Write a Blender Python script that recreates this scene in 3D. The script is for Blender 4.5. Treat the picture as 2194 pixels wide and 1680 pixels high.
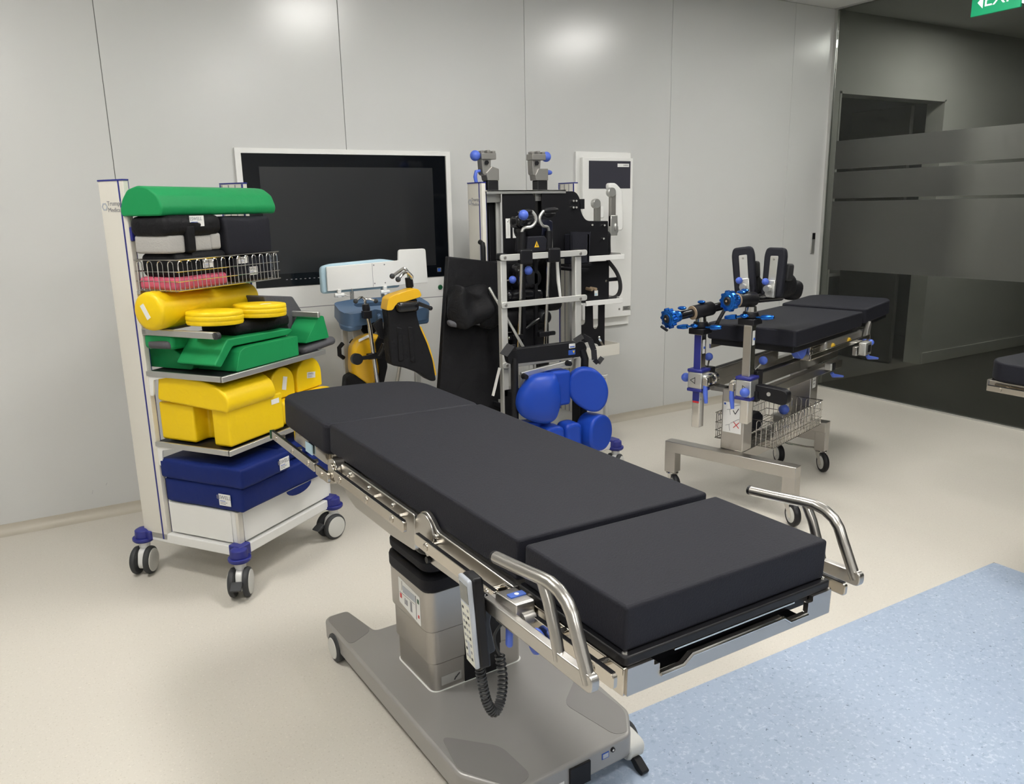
import bpy, bmesh, math, random
from mathutils import Vector, Matrix
random.seed(7)
for _o in list(bpy.data.objects): bpy.data.objects.remove(_o)
scene = bpy.context.scene
COL = scene.collection

# ------------------------------------------------------------------ camera
CAM_H, FPX, PITCH, ROLL, YAW = 1.55, 1690.6, 0.22937, -0.02005, 0.52289
_f = Vector((math.sin(YAW)*math.cos(PITCH), math.cos(YAW)*math.cos(PITCH), -math.sin(PITCH)))
_r0 = Vector((math.cos(YAW), -math.sin(YAW), 0)); _u0 = _r0.cross(_f)
_r = _r0*math.cos(ROLL) + _u0*math.sin(ROLL); _u = -_r0*math.sin(ROLL) + _u0*math.cos(ROLL)
cd = bpy.data.cameras.new('camera'); cam = bpy.data.objects.new('camera', cd); COL.objects.link(cam)
cd.sensor_fit = 'HORIZONTAL'; cd.sensor_width = 36; cd.lens = FPX/2194*36; cd.clip_start = .05
cam.matrix_world = Matrix(((_r.x, _u.x, -_f.x, 0), (_r.y, _u.y, -_f.y, 0), (_r.z, _u.z, -_f.z, CAM_H), (0, 0, 0, 1)))
scene.camera = cam

# ------------------------------------------------------------------ world, exposure
world = bpy.data.worlds.new('world'); scene.world = world; world.use_nodes = True
world.node_tree.nodes['Background'].inputs[0].default_value = (.6, .65, .7, 1)
world.node_tree.nodes['Background'].inputs[1].default_value = .02
scene.view_settings.view_transform = 'Standard'; scene.view_settings.look = 'None'
scene.view_settings.gamma = 1; scene.view_settings.use_curve_mapping = False
scene.view_settings.exposure = 1.42
scene.cycles.use_denoising = True; scene.cycles.adaptive_threshold = .05
scene.cycles.max_bounces = 7; scene.cycles.diffuse_bounces = 4; scene.cycles.glossy_bounces = 3
scene.cycles.transparent_max_bounces = 12; scene.cycles.sample_clamp_indirect = 6
LIGHT = 15.0            # radiance of the ceiling panels
LIGHT_TINT = (1.0, .975, .93)

# ------------------------------------------------------------------ helpers
V = Vector
class Fr:
    """a local frame: origin and three axes"""
    def __init__(s, o, x, y, z): s.o, s.x, s.y, s.z = V(o), V(x), V(y), V(z)
    def p(s, a): return s.o + s.x*a[0] + s.y*a[1] + s.z*a[2]
    def sub(s, o, rx=0, ry=0, rz=0):
        m = Matrix.Rotation(rz, 3, 'Z') @ Matrix.Rotation(ry, 3, 'Y') @ Matrix.Rotation(rx, 3, 'X')
        ax = [m @ V(e) for e in ((1, 0, 0), (0, 1, 0), (0, 0, 1))]
        d = lambda a: s.x*a[0] + s.y*a[1] + s.z*a[2]
        return Fr(s.p(o), d(ax[0]), d(ax[1]), d(ax[2]))
def yawfr(o, deg):
    c, s_ = math.cos(math.radians(deg)), math.sin(math.radians(deg))
    return Fr(o, (c, s_, 0), (-s_, c, 0), (0, 0, 1))
ID = Fr((0, 0, 0), (1, 0, 0), (0, 1, 0), (0, 0, 1))
def fillet(poly, r, n=4):
    """round the corners of a 2-D polygon"""
    out = []; m = len(poly)
    for i in range(m):
        p, a, b = V(poly[i]), V(poly[i-1]), V(poly[(i+1) % m])
        da, db = (a-p), (b-p)
        rr = r[i] if isinstance(r, (list, tuple)) else r
        t = min(rr, da.length*.48, db.length*.48)
        if t < 1e-5: out.append((p.x, p.y)); continue
        s0, s1 = p+da.normalized()*t, p+db.normalized()*t
        for k in range(n+1):
            u = k/n; q = s0*(1-u)**2 + p*2*u*(1-u) + s1*u*u
            out.append((q.x, q.y))
    return out
def circ(r, n=20, cx=0, cy=0, a0=0, a1=2*math.pi, rx=None):
    full = abs(a1-a0-2*math.pi) < 1e-6
    m = n if full else n+1
    return [(cx+(rx or r)*math.cos(a0+(a1-a0)*k/n), cy+r*math.sin(a0+(a1-a0)*k/n)) for k in range(m)]
def rrect(w, h, r, n=4, cx=0, cy=0):
    return fillet([(cx-w/2, cy-h/2), (cx+w/2, cy-h/2), (cx+w/2, cy+h/2), (cx-w/2, cy+h/2)], r, n)

def wrinkle(p, s):
    """smooth repeatable vector noise, about -1..1"""
    def w(a, b, c, k): return .5*math.sin(a*1.7+b*.9+k+s*1.3)+.3*math.sin(b*2.9-c*1.3+k*2.1+s)+.2*math.sin(c*4.3+a*2.2+b*3.1+k*.7+s*2.7)
    return V((w(p.x, p.y, p.z, 0), w(p.y, p.z, p.x, 2), w(p.z, p.x, p.y, 4)))
class MB:
    def __init__(s, T=ID): s.v, s.f, s.T = [], [], T
    def add(s, vs, fs):
        k = len(s.v); s.v += [s.T.p(a) for a in vs]; s.f += [[i+k for i in f] for f in fs]; return s
    def bx(s, x0, x1, y0, y1, z0, z1):
        return s.add([(x0, y0, z0), (x1, y0, z0), (x1, y1, z0), (x0, y1, z0), (x0, y0, z1), (x1, y0, z1), (x1, y1, z1), (x0, y1, z1)],
                     [(0, 3, 2, 1), (4, 5, 6, 7), (0, 1, 5, 4), (1, 2, 6, 5), (2, 3, 7, 6), (3, 0, 4, 7)])
    def bar(s, p0, p1, w, h, up=(0, 0, 1)):
        """square bar from p0 to p1"""
        p0, p1 = V(p0), V(p1); d = (p1-p0).normalized(); u = V(up)
        if abs(d.dot(u)) > .98: u = V((0, 1, 0))
        a = d.cross(u).normalized(); b = a.cross(d)
        vs = [p+a*(i*w/2)+b*(j*h/2) for p in (p0, p1) for i, j in ((-1, -1), (1, -1), (1, 1), (-1, 1))]
        return s.add([tuple(q) for q in vs], [(3, 2, 1, 0), (4, 5, 6, 7), (0, 1, 5, 4), (1, 2, 6, 5), (2, 3, 7, 6), (3, 0, 4, 7)])
    def cyl(s, p0, p1, r0, r1=None, n=18):
        r1 = r0 if r1 is None else r1
        return s.rev(p0, p1, [(0, r0), (1, r1)], n)
    def rev(s, p0, p1, prof, n=20):
        """surface of revolution; prof = (fraction along axis, radius)"""
        p0, p1 = V(p0), V(p1); d = p1-p0; dn = d.normalized()
        u = V((0, 0, 1)) if abs(dn.z) < .9 else V((1, 0, 0))
        a = dn.cross(u).normalized(); b = dn.cross(a)
        vs, fs = [], []
        for t, r in prof:
            for k in range(n):
                q = 2*math.pi*k/n; vs.append(tuple(p0+d*t+(a*math.cos(q)+b*math.sin(q))*r))
        for i in range(len(prof)-1):
            for k in range(n):
                k2 = (k+1) % n; fs.append((i*n+k, (i+1)*n+k, (i+1)*n+k2, i*n+k2))
        fs.append(tuple(range(n))); fs.append(tuple(reversed(range((len(prof)-1)*n, len(prof)*n))))
        return s.add(vs, fs)
    def ball(s, c, r, n=18, sc=(1, 1, 1)):
        vs, fs, m = [], [], n//2
        for i in range(1, m):
            for k in range(n):
                a, b = math.pi*i/m, 2*math.pi*k/n
                vs.append((c[0]+r*sc[0]*math.sin(a)*math.cos(b), c[1]+r*sc[1]*math.sin(a)*math.sin(b), c[2]+r*sc[2]*math.cos(a)))
        for i in range(m-2):
            for k in range(n): k2 = (k+1) % n; fs.append((i*n+k, (i+1)*n+k, (i+1)*n+k2, i*n+k2))
        t = len(vs); vs += [(c[0], c[1], c[2]+r*sc[2]), (c[0], c[1], c[2]-r*sc[2])]
        for k in range(n): k2 = (k+1) % n; fs.append((t, k, k2)); fs.append((t+1, (m-2)*n+k2, (m-2)*n+k))
        return s.add(vs, fs)
    def tube(s, pts, r, n=10, closed=False):
        pts = [V(p) for p in pts]; m = len(pts); vs, fs = [], []
        prev = None
        for i, p in enumerate(pts):
            if closed: d = pts[(i+1) % m]-pts[i-1]
            else: d = pts[min(i+1, m-1)]-pts[max(i-1, 0)]
            d.normalize()
            if prev is None:
                u = V((0, 0, 1)) if abs(d.z) < .9 else V((1, 0, 0)); a = d.cross(u).normalized()
            else: a = (prev-d*prev.dot(d)).normalized()
            prev = a; b = d.cross(a)
            rr = r[i] if isinstance(r, (list, tuple)) else r
            for k in range(n):
                q = 2*math.pi*k/n; vs.append(tuple(p+(a*math.cos(q)+b*math.sin(q))*rr))
        for i in range(m if closed else m-1):
            j = (i+1) % m
            for k in range(n): k2 = (k+1) % n; fs.append((i*n+k, i*n+k2, j*n+k2, j*n+k))
        if not closed: fs.append(tuple(reversed(range(n)))); fs.append(tuple(range((m-1)*n, m*n)))
        return s.add(vs, fs)
    def prism(s, poly, c0, c1, plane='xy'):
        """extrude a 2-D polygon along the third axis of the frame"""
        m = len(poly)
        def q(a, b, c): return {'xy': (a, b, c), 'xz': (a, c, b), 'yz': (c, a, b)}[plane]
        vs = [q(a, b, c0) for a, b in poly]+[q(a, b, c1) for a, b in poly]
        fs = [tuple(range(m))[::-1], tuple(range(m, 2*m))]+[(i, (i+1) % m, m+(i+1) % m, m+i) for i in range(m)]
        return s.add(vs, fs)
    def plate(s, poly, holes, c0, c1, plane='xy'):
        """extruded polygon with holes (filled with bmesh)"""
        bm = bmesh.new()
        for lp in [poly]+holes:
            vs = [bm.verts.new((a, b, 0)) for a, b in lp]
            for i in range(len(vs)): bm.edges.new((vs[i], vs[(i+1) % len(vs)]))
        bmesh.ops.triangle_fill(bm, edges=bm.edges[:], use_beauty=True)
        bm.verts.index_update(); n = len(bm.verts)
        def q(a, b, c): return {'xy': (a, b, c), 'xz': (a, c, b), 'yz': (c, a, b)}[plane]
        P = [(v.co.x, v.co.y) for v in bm.verts]
        vs = [q(a, b, c0) for a, b in P]+[q(a, b, c1) for a, b in P]; fs = []
        for f in bm.faces:
            i = [v.index for v in f.verts]; fs.append(tuple(i[::-1])); fs.append(tuple(k+n for k in i))
        for e in bm.edges:
            if len(e.link_faces) == 1: a, b = e.verts[0].index, e.verts[1].index; fs.append((a, b, b+n, a+n))
        bm.free(); return s.add(vs, fs)
    def rbox(s, c, h, r, n=5, puff=0., amp=0., freq=6., seed=0, taper=0.):
        """soft rounded box: centre c, half sizes h, corner radius r, with optional bulge and wrinkling"""
        r = min(r, min(h)*.98)
        ax = []
        for k in range(3):
            i = h[k]-r; L = [-h[k], -h[k]+r*.25, -h[k]+r*.6]
            L += [-i+2*i*j/n for j in range(n+1)]; L += [h[k]-r*.6, h[k]-r*.25, h[k]]
            ax.append(L)
        m = [len(a)-1 for a in ax]; idx = {}; vs = []
        def vert(i, j, k):
            key = (i, j, k)
            if key in idx: return idx[key]
            p = V((ax[0][i], ax[1][j], ax[2][k]))
            q = V([max(-h[t]+r, min(h[t]-r, p[t])) for t in range(3)])
            d = p-q; L = d.length
            if L > 1e-9: p = q+d.normalized()*r
            for t in range(3):
                o = [x for x in range(3) if x != t]
                p[t] += math.copysign(puff, p[t])*(abs(p[t])/h[t])**4*(1-(p[o[0]]/h[o[0]])**2)*(1-(p[o[1]]/h[o[1]])**2)
            if taper: p.x *= 1-taper*(p.z/h[2])
            if amp: p += wrinkle(p*freq, seed)*amp
            idx[key] = len(vs); vs.append((c[0]+p.x, c[1]+p.y, c[2]+p.z)); return idx[key]
        fs = []
        for t in range(3):
            a, b = [(1, 2), (2, 0), (0, 1)][t]
            for side in (0, m[t]):
                for i in range(m[a]):
                    for j in range(m[b]):
                        q = []
                        for di, dj in ((0, 0), (1, 0), (1, 1), (0, 1)):
                            e = [0, 0, 0]; e[t] = side; e[a] = i+di; e[b] = j+dj; q.append(vert(*e))
                        fs.append(tuple(q if side else q[::-1]))
        return s.add(vs, fs)
    def puffed(s, poly, y, T, pw=2.4, n=7):
        """cushion-like volume: outline in x-z, swelling to +-T along y"""
        m = len(poly); cx = sum(p[0] for p in poly)/m; cz = sum(p[1] for p in poly)/m; vs, fs = [], []
        L = [math.sin(math.pi/2*(2*k/(2*n)-1)) for k in range(2*n+1)][1:-1]
        for t in L:
            k_ = max(.02, (1-abs(t)**pw))**(1/pw)
            vs += [(cx+(a-cx)*k_, y+T*t, cz+(c-cz)*k_) for a, c in poly]
        for i in range(len(L)-1):
            for j in range(m): j2 = (j+1) % m; fs.append((i*m+j, (i+1)*m+j, (i+1)*m+j2, i*m+j2))
        fs.append(tuple(range(m))); fs.append(tuple(reversed(range((len(L)-1)*m, len(L)*m))))
        return s.add(vs, fs)
    def build(s, name, mat, parent=None, bevel=0, seg=2, smooth=40, sub=0):
        me = bpy.data.meshes.new(name); me.from_pydata([tuple(v) for v in s.v], [], s.f)
        me.update(); me.materials.append(mat)
        if smooth:
            me.polygons.foreach_set('use_smooth', [True]*len(me.polygons)); me.set_sharp_from_angle(angle=math.radians(smooth))
        o = bpy.data.objects.new(name, me); COL.objects.link(o)
        if parent is not None: attach(o, parent)
        else:
            xs, ys, zs = [v.x for v in s.v], [v.y for v in s.v], [v.z for v in s.v]
            c = V(((min(xs)+max(xs))/2, (min(ys)+max(ys))/2, min(zs)))
            me.transform(Matrix.Translation(-c)); o.location = c
        if bevel:
            b = o.modifiers.new('bevel', 'BEVEL'); b.width = bevel; b.segments = seg; b.limit_method = 'ANGLE'; b.angle_limit = math.radians(40)
        if sub:
            b = o.modifiers.new('sub', 'SUBSURF'); b.levels = sub; b.render_levels = sub
        return o
BASE = {}
def attach(o, parent):
    """parent a mesh whose vertices are world coordinates"""
    o.parent = parent
    o.matrix_parent_inverse = Matrix.Translation(-BASE.get(parent.name, V((0, 0, 0))))
    BASE[o.name] = V((0, 0, 0))
def thing(name, label, cat, loc, group=None):
    o = bpy.data.objects.new(name, None); COL.objects.link(o); o.location = loc; o.empty_display_size = .05
    BASE[o.name] = V(loc); o['label'] = label; o['category'] = cat
    if group: o['group'] = group
    return o
def tag(o, label, cat, group=None):
    o['label'] = label; o['category'] = cat
    if group: o['group'] = group
    BASE[o.name] = o.location.copy(); return o
def struct(o): o['kind'] = 'structure'; BASE[o.name] = o.location.copy(); return o
def text(body, size, T, m, parent, name='lettering', depth=.0004, align='CENTER', sx=1.):
    """lettering as mesh: lies in the frame's x-z plane, reading along +x, facing -y"""
    cu = bpy.data.curves.new('txt', 'FONT'); cu.body = body; cu.size = size; cu.extrude = depth; cu.align_x = align; cu.align_y = 'CENTER'; cu.resolution_u = 2
    to = bpy.data.objects.new('txt', cu); COL.objects.link(to)
    dg = bpy.context.evaluated_depsgraph_get(); me0 = bpy.data.meshes.new_from_object(to.evaluated_get(dg))
    b = MB(T); b.add([(v.co.x*sx, -v.co.z-depth, v.co.y) for v in me0.vertices], [tuple(p.vertices) for p in me0.polygons])
    bpy.data.objects.remove(to); bpy.data.curves.remove(cu); bpy.data.meshes.remove(me0)
    return b.build(name, m, parent, smooth=0)

# ------------------------------------------------------------------ materials
def lin(r, g, b): return tuple(((c/255)/12.92 if c <= 10 else ((c/255+.055)/1.055)**2.4) for c in (r, g, b))
def mat(name, col, rough=.5, metal=0., spec=.5, bump=0., bscale=20., var=0., vscale=6., coat=0., aniso=0., rvar=0.):
    m = bpy.data.materials.new(name); m.use_nodes = True; nt = m.node_tree; N = nt.nodes; L = nt.links
    p = N['Principled BSDF']; p.inputs['Roughness'].default_value = rough; p.inputs['Metallic'].default_value = metal
    p.inputs['Specular IOR Level'].default_value = spec; p.inputs['Coat Weight'].default_value = coat
    tc = N.new('ShaderNodeTexCoord')
    nz = N.new('ShaderNodeTexNoise'); nz.inputs['Scale'].default_value = vscale; nz.inputs['Detail'].default_value = 4
    L.new(tc.outputs['Object'], nz.inputs['Vector'])
    mx = N.new('ShaderNodeMix'); mx.data_type = 'RGBA'
    v = max(var, .03)
    mx.inputs['A'].default_value = tuple(c*(1-v) for c in col)+(1,); mx.inputs['B'].default_value = tuple(min(1, c*(1+v)) for c in col)+(1,)
    L.new(nz.outputs['Fac'], mx.inputs['Factor']); L.new(mx.outputs['Result'], p.inputs['Base Color'])
    if rvar:
        mr = N.new('ShaderNodeMapRange'); mr.inputs['To Min'].default_value = rough-rvar; mr.inputs['To Max'].default_value = rough+rvar
        L.new(nz.outputs['Fac'], mr.inputs['Value']); L.new(mr.outputs['Result'], p.inputs['Roughness'])
    if bump:
        nb = N.new('ShaderNodeTexNoise'); nb.inputs['Scale'].default_value = bscale; nb.inputs['Detail'].default_value = 3; nb.inputs['Distortion'].default_value = .6
        L.new(tc.outputs['Object'], nb.inputs['Vector'])
        bp = N.new('ShaderNodeBump'); bp.inputs['Strength'].default_value = bump; bp.inputs['Distance'].default_value = .01
        L.new(nb.outputs['Fac'], bp.inputs['Height']); L.new(bp.outputs['Normal'], p.inputs['Normal'])
    return m
def brushed(name, col, rough=.3, axis=0, scale=400):
    m = mat(name, col, rough, 1.0); nt = m.node_tree; N = nt.nodes; L = nt.links; p = N['Principled BSDF']
    tc = N.new('ShaderNodeTexCoord'); mp = N.new('ShaderNodeMapping'); sc = [scale]*3; sc[axis] = scale*.02
    mp.inputs['Scale'].default_value = sc; L.new(tc.outputs['Object'], mp.inputs['Vector'])
    nz = N.new('ShaderNodeTexNoise'); nz.inputs['Scale'].default_value = 1; L.new(mp.outputs['Vector'], nz.inputs['Vector'])
    bp = N.new('ShaderNodeBump'); bp.inputs['Strength'].default_value = .06; bp.inputs['Distance'].default_value = .002
    L.new(nz.outputs['Fac'], bp.inputs['Height']); L.new(bp.outputs['Normal'], p.inputs['Normal']); return m
def vinyl(name, base, flecks, rough=.38):
    """speckled sheet flooring: base colour with soft mottling and two sizes of flecks"""
    m = mat(name, base, rough, 0, .35, var=.035, vscale=1.6); nt = m.node_tree; N = nt.nodes; L = nt.links; p = N['Principled BSDF']
    tc = N.new('ShaderNodeTexCoord'); cur = p.inputs['Base Color'].links[0].from_socket
    for col, sc, lo, hi, amt in flecks:
        w = N.new('ShaderNodeTexNoise'); w.inputs['Scale'].default_value = sc; w.inputs['Detail'].default_value = 2; w.inputs['Roughness'].default_value = .6
        L.new(tc.outputs['Object'], w.inputs['Vector'])
        mr = N.new('ShaderNodeMapRange'); mr.inputs['From Min'].default_value = lo; mr.inputs['From Max'].default_value = hi; mr.inputs['To Max'].default_value = amt
        L.new(w.outputs['Fac'], mr.inputs['Value'])
        mx = N.new('ShaderNodeMix'); mx.data_type = 'RGBA'; mx.inputs['B'].default_value = col+(1,)
        L.new(mr.outputs['Result'], mx.inputs['Factor']); L.new(cur, mx.inputs['A']); cur = mx.outputs['Result']
    L.new(cur, p.inputs['Base Color']); return m
def emit(name, col, s):
    m = bpy.data.materials.new(name); m.use_nodes = True; N = m.node_tree.nodes; p = N['Principled BSDF']
    p.inputs['Base Color'].default_value = (.8, .8, .8, 1); p.inputs['Emission Color'].default_value = col+(1,); p.inputs['Emission Strength'].default_value = s; return m
M = {}
M['wall'] = mat('wall_laminate', (.61, .615, .605), .24, 0, .6, var=.015, vscale=.7)
M['wallgap'] = mat('wall_gap_dark', (.14, .14, .14), .8)
M['corrwall'] = mat('corridor_paint', (.50, .495, .465), .6, 0, .3, var=.02)
M['ceil'] = mat('ceiling_paint', (.72, .72, .70), .8)
M['floor'] = vinyl('floor_beige_vinyl', (.64, .605, .54), [((.46, .42, .35), 140, .60, .70, .55), ((.78, .74, .66), 100, .60, .72, .5)], .36)
M['blue_floor'] = vinyl('floor_blue_vinyl', (.375, .455, .585), [((.55, .62, .72), 90, .56, .68, .7), ((.10, .13, .20), 75, .685, .73, .8), ((.25, .32, .45), 55, .58, .70, .5)], .40)
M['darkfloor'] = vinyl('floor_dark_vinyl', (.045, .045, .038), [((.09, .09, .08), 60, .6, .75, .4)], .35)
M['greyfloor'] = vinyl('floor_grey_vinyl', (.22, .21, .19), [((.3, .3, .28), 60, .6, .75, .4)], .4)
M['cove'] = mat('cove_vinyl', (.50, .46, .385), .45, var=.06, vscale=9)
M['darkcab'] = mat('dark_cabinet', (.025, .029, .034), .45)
M['white'] = mat('white_powdercoat', (.80, .80, .78), .38, bump=.05, bscale=300)
M['whitepl'] = mat('white_plastic', (.82, .82, .80), .32)
M['cream'] = mat('cream_powdercoat', (.70, .675, .61), .42)
M['navy'] = mat('navy_plastic', (.022, .028, .22), .4)
M['lblue'] = mat('knob_blue_plastic', (.075, .14, .58), .42)
M['lightblue'] = mat('pale_blue_foam', (.45, .62, .72), .6)
M['black'] = mat('black_plastic', (.009, .009, .011), .42, 0, .3)
M['blackgl'] = mat('black_gloss_plastic', (.008, .008, .010), .18)
M['screen'] = mat('monitor_glass', (.016, .017, .019), .3, coat=.2)  # base colour lighter than the bezel: screen glare painted into it
M['bezel'] = mat('monitor_bezel_glass', (.004, .005, .007), .10)
M['pad'] = mat('black_pad_fabric', (.0155, .016, .0225), .58, 0, .2, bump=.16, bscale=260, var=.06)
M['padsoft'] = mat('black_nylon', (.0085, .0085, .010), .6, 0, .2, bump=.5, bscale=28)
M['straps'] = mat('black_webbing', (.016, .016, .018), .7, bump=.3, bscale=200)
M['greyfoam'] = mat('grey_foam_cover', (.085, .085, .095), .7, bump=.2, bscale=60)
M['foam'] = mat('pale_foam', (.42, .41, .39), .8, bump=.3, bscale=120)
M['yellow'] = mat('yellow_vinyl', (.88, .60, .004), .45, 0, .4, bump=.32, bscale=17, var=.05)
M['green'] = mat('green_vinyl', (.012, .27, .085), .5, 0, .25, bump=.22, bscale=15, var=.06)
M['bluevinyl'] = mat('navy_vinyl', (.008, .021, .145), .55, 0, .2, bump=.25, bscale=16, var=.06)
M['bluepad'] = mat('bright_blue_polyurethane', (.010, .055, .40), .40, 0, .32)
M['slate'] = mat('slate_blue_polyurethane', (.075, .135, .235), .42)
M['redfoam'] = mat('pink_red_foam', (.62, .10, .17), .6, bump=.25, bscale=60)
M['bootyellow'] = mat('boot_shell_yellow', (.78, .44, .012), .35)
M['steel'] = brushed('brushed_steel', (.52, .50, .47), .30)
M['steelz'] = brushed('brushed_steel_upright', (.50, .48, .455), .30, 2)
M['chrome'] = mat('chrome', (.72, .70, .67), .14, 1.0)
M['nickel'] = mat('polished_nickel', (.60, .56, .50), .17, 1.0, rvar=.05)
M['alu'] = mat('satin_aluminium', (.62, .62, .60), .38, .85)
M['aluwhite'] = mat('pale_aluminium_profile', (.60, .60, .575), .45, .35)
M['castalu'] = mat('cast_metal_grey', (.33, .32, .30), .42, .7)
M['base'] = mat('table_base_grey', (.36, .35, .335), .36, .35, rvar=.04)
M['basepl'] = mat('base_cover_grey', (.28, .27, .262), .42, .3)
M['col'] = brushed('column_steel', (.46, .44, .415), .30, 0, 260)
M['blueano'] = mat('anodised_blue', (.02, .16, .62), .22, .85)
M['rubber'] = mat('grey_rubber', (.035, .037, .040), .6)
M['hub'] = mat('castor_hub_grey', (.60, .60, .57), .4)
M['paper'] = mat('paper_label', (.80, .80, .78), .6)
M['ink'] = mat('ink_black', (.02, .02, .025), .6)
M['inkgrey'] = mat('ink_grey', (.28, .28, .30), .6)
M['inkblue'] = mat('ink_blue', (.03, .10, .45), .5)
M['inkred'] = mat('ink_red', (.60, .03, .03), .5)
M['inkyellow'] = mat('sign_yellow', (.80, .50, .02), .5)
M['greybt'] = mat('handset_grey', (.42, .45, .50), .4)
M['palekey'] = mat('keypad_pale', (.66, .66, .58), .5)
M['greenlamp'] = mat('green_button', (.01, .10, .04), .3)
M['tan'] = mat('tan_rubber', (.35, .26, .17), .6)
# ------------------------------------------------------------------ room shell
YW, ZC, XR, XL, YF = 4.506, 3.02, 5.60, -3.5, -4.5
BX0, BX1, BY0, BY1 = .95, 3.40, -3.6, 1.71
b = MB(); b.plate([(XL, YF), (XR, YF), (XR, YW), (XL, YW)], [[(BX0, BY0), (BX1, BY0), (BX1, BY1), (BX0, BY1)]], -.05, 0)
struct(b.build('floor', M['floor'], smooth=0))
bb = MB(); bb.prism(fillet([(BX0, BY0), (BX1, BY0), (BX1, BY1), (BX0, BY1)], .02), -.05, 0.0)
struct(bb.build('floor_blue_zone', M['blue_floor'], smooth=0))
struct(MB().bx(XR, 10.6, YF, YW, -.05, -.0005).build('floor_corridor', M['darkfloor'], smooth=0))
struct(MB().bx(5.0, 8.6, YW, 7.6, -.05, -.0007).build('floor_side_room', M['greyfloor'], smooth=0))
struct(MB().bx(XL, 10.6, YF, 7.6, ZC, ZC+.05).build('ceiling', M['ceil'], smooth=0))
wb = struct(MB().bx(XL, XR+.12, YW+.006, YW+.1, 0, ZC).build('wall_back', M['wallgap'], smooth=0))
edges = [XL, -3.256, -2.056, -.856, .344, 1.546, 2.736, 3.934, 5.153, XR]
for a, c in zip(edges[:-1], edges[1:]):
    MB().bx(a+.0013, c-.0013, YW, YW+.02, .045, ZC-.002).build('wall_panel', M['wall'], wb, bevel=.0015, seg=1, smooth=0)
# scuff marks low on the wall left of the trolley
for x, z, l in ((.04, .13, .02), (.11, .165, .012)):
    MB().bar((x, YW-.0004, z), (x+.006, YW-.0004, z+l), .004, .0008).build('scuff_mark', M['inkgrey'], wb, smooth=0)
# coved skirting
cv = [(YW, .05), (YW-.004, .05)]+[(YW-.045+.041*math.cos(a), .043-.042*math.sin(a)) for a in [k*math.pi/2/6 for k in range(7)]]+[(YW-.05, .0), (YW, 0)]
struct(MB().prism(cv, XL, XR, 'yz').build('baseboard_back', M['cove'], smooth=60))
struct(MB().bx(XL-.1, XL, YF, YW+.1, 0, ZC).build('wall_left', M['wall'], smooth=0))
struct(MB().bx(XL, 10.6, YF-.1, YF, 0, ZC).build('wall_front', M['wall'], smooth=0))
struct(MB().bx(10.6, 10.7, YF, YW+.1, 0, ZC).build('wall_right', M['corrwall'], smooth=0))
# corridor continuation of the back wall with its opening
OX0, OX1, OZ = 5.72, 7.16, 2.42
w2 = MB(); w2.plate([(XR+.005, 0), (OX0, 0), (OX0, OZ), (OX1, OZ), (OX1, 0), (10.6, 0), (10.6, ZC), (XR+.005, ZC)], [], YW, YW+.16, 'xz')
struct(w2.build('wall_corridor', M['corrwall'], smooth=0))
struct(MB().bx(OX1, 10.6, YW-.015, YW, 0, .11).build('baseboard_corridor', M['corrwall'], bevel=.003))
struct(MB().bx(OX0-.0, OX0+.02, YW-.004, YW+.165, 0, OZ).bx(OX1-.02, OX1, YW-.004, YW+.165, 0, OZ).bx(OX0, OX1, YW-.004, YW+.165, OZ-.02, OZ).build('trim_1', M['corrwall'], smooth=0))
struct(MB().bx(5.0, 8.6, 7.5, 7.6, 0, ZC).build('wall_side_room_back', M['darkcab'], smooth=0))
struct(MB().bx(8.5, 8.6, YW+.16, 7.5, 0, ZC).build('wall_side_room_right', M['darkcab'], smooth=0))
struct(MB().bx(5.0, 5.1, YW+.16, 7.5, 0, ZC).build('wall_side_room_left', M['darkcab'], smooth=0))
# dark base cabinet run seen through the opening
cb = thing('base_cabinet', 'dark base cabinet with pale worktop edge in room behind glass', 'cabinet', (6.4, 5.6, 0))
MB().bx(5.2, 7.5, 5.42, 6.0, 0, .80).build('carcass', M['darkcab'], cb)
for k in range(3): MB().bx(5.25+k*.75, 5.97+k*.75, 5.40, 5.42, .1, .78).build('door', M['darkcab'], cb, bevel=.002)
MB().bx(5.18, 7.5, 5.38, 6.0, .80, .835).build('worktop', M['corrwall'], cb, bevel=.003)
dl = thing('door_leaf', 'dark door leaf folded open behind the glass partition', 'door', (7.0, 4.9, 0))
MB().bx(6.92, 6.965, YW+.17, 5.3, .01, 2.38).build('leaf', mat('dark_door_laminate', (.05, .048, .045), .5), dl, bevel=.002)
MB().cyl((6.92, 5.18, 1.0), (6.87, 5.18, 1.0), .012).tube([(6.88, 5.18, 1.0), (6.88, 5.08, 1.0)], .009).build('handle', M['steel'], dl)

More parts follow.
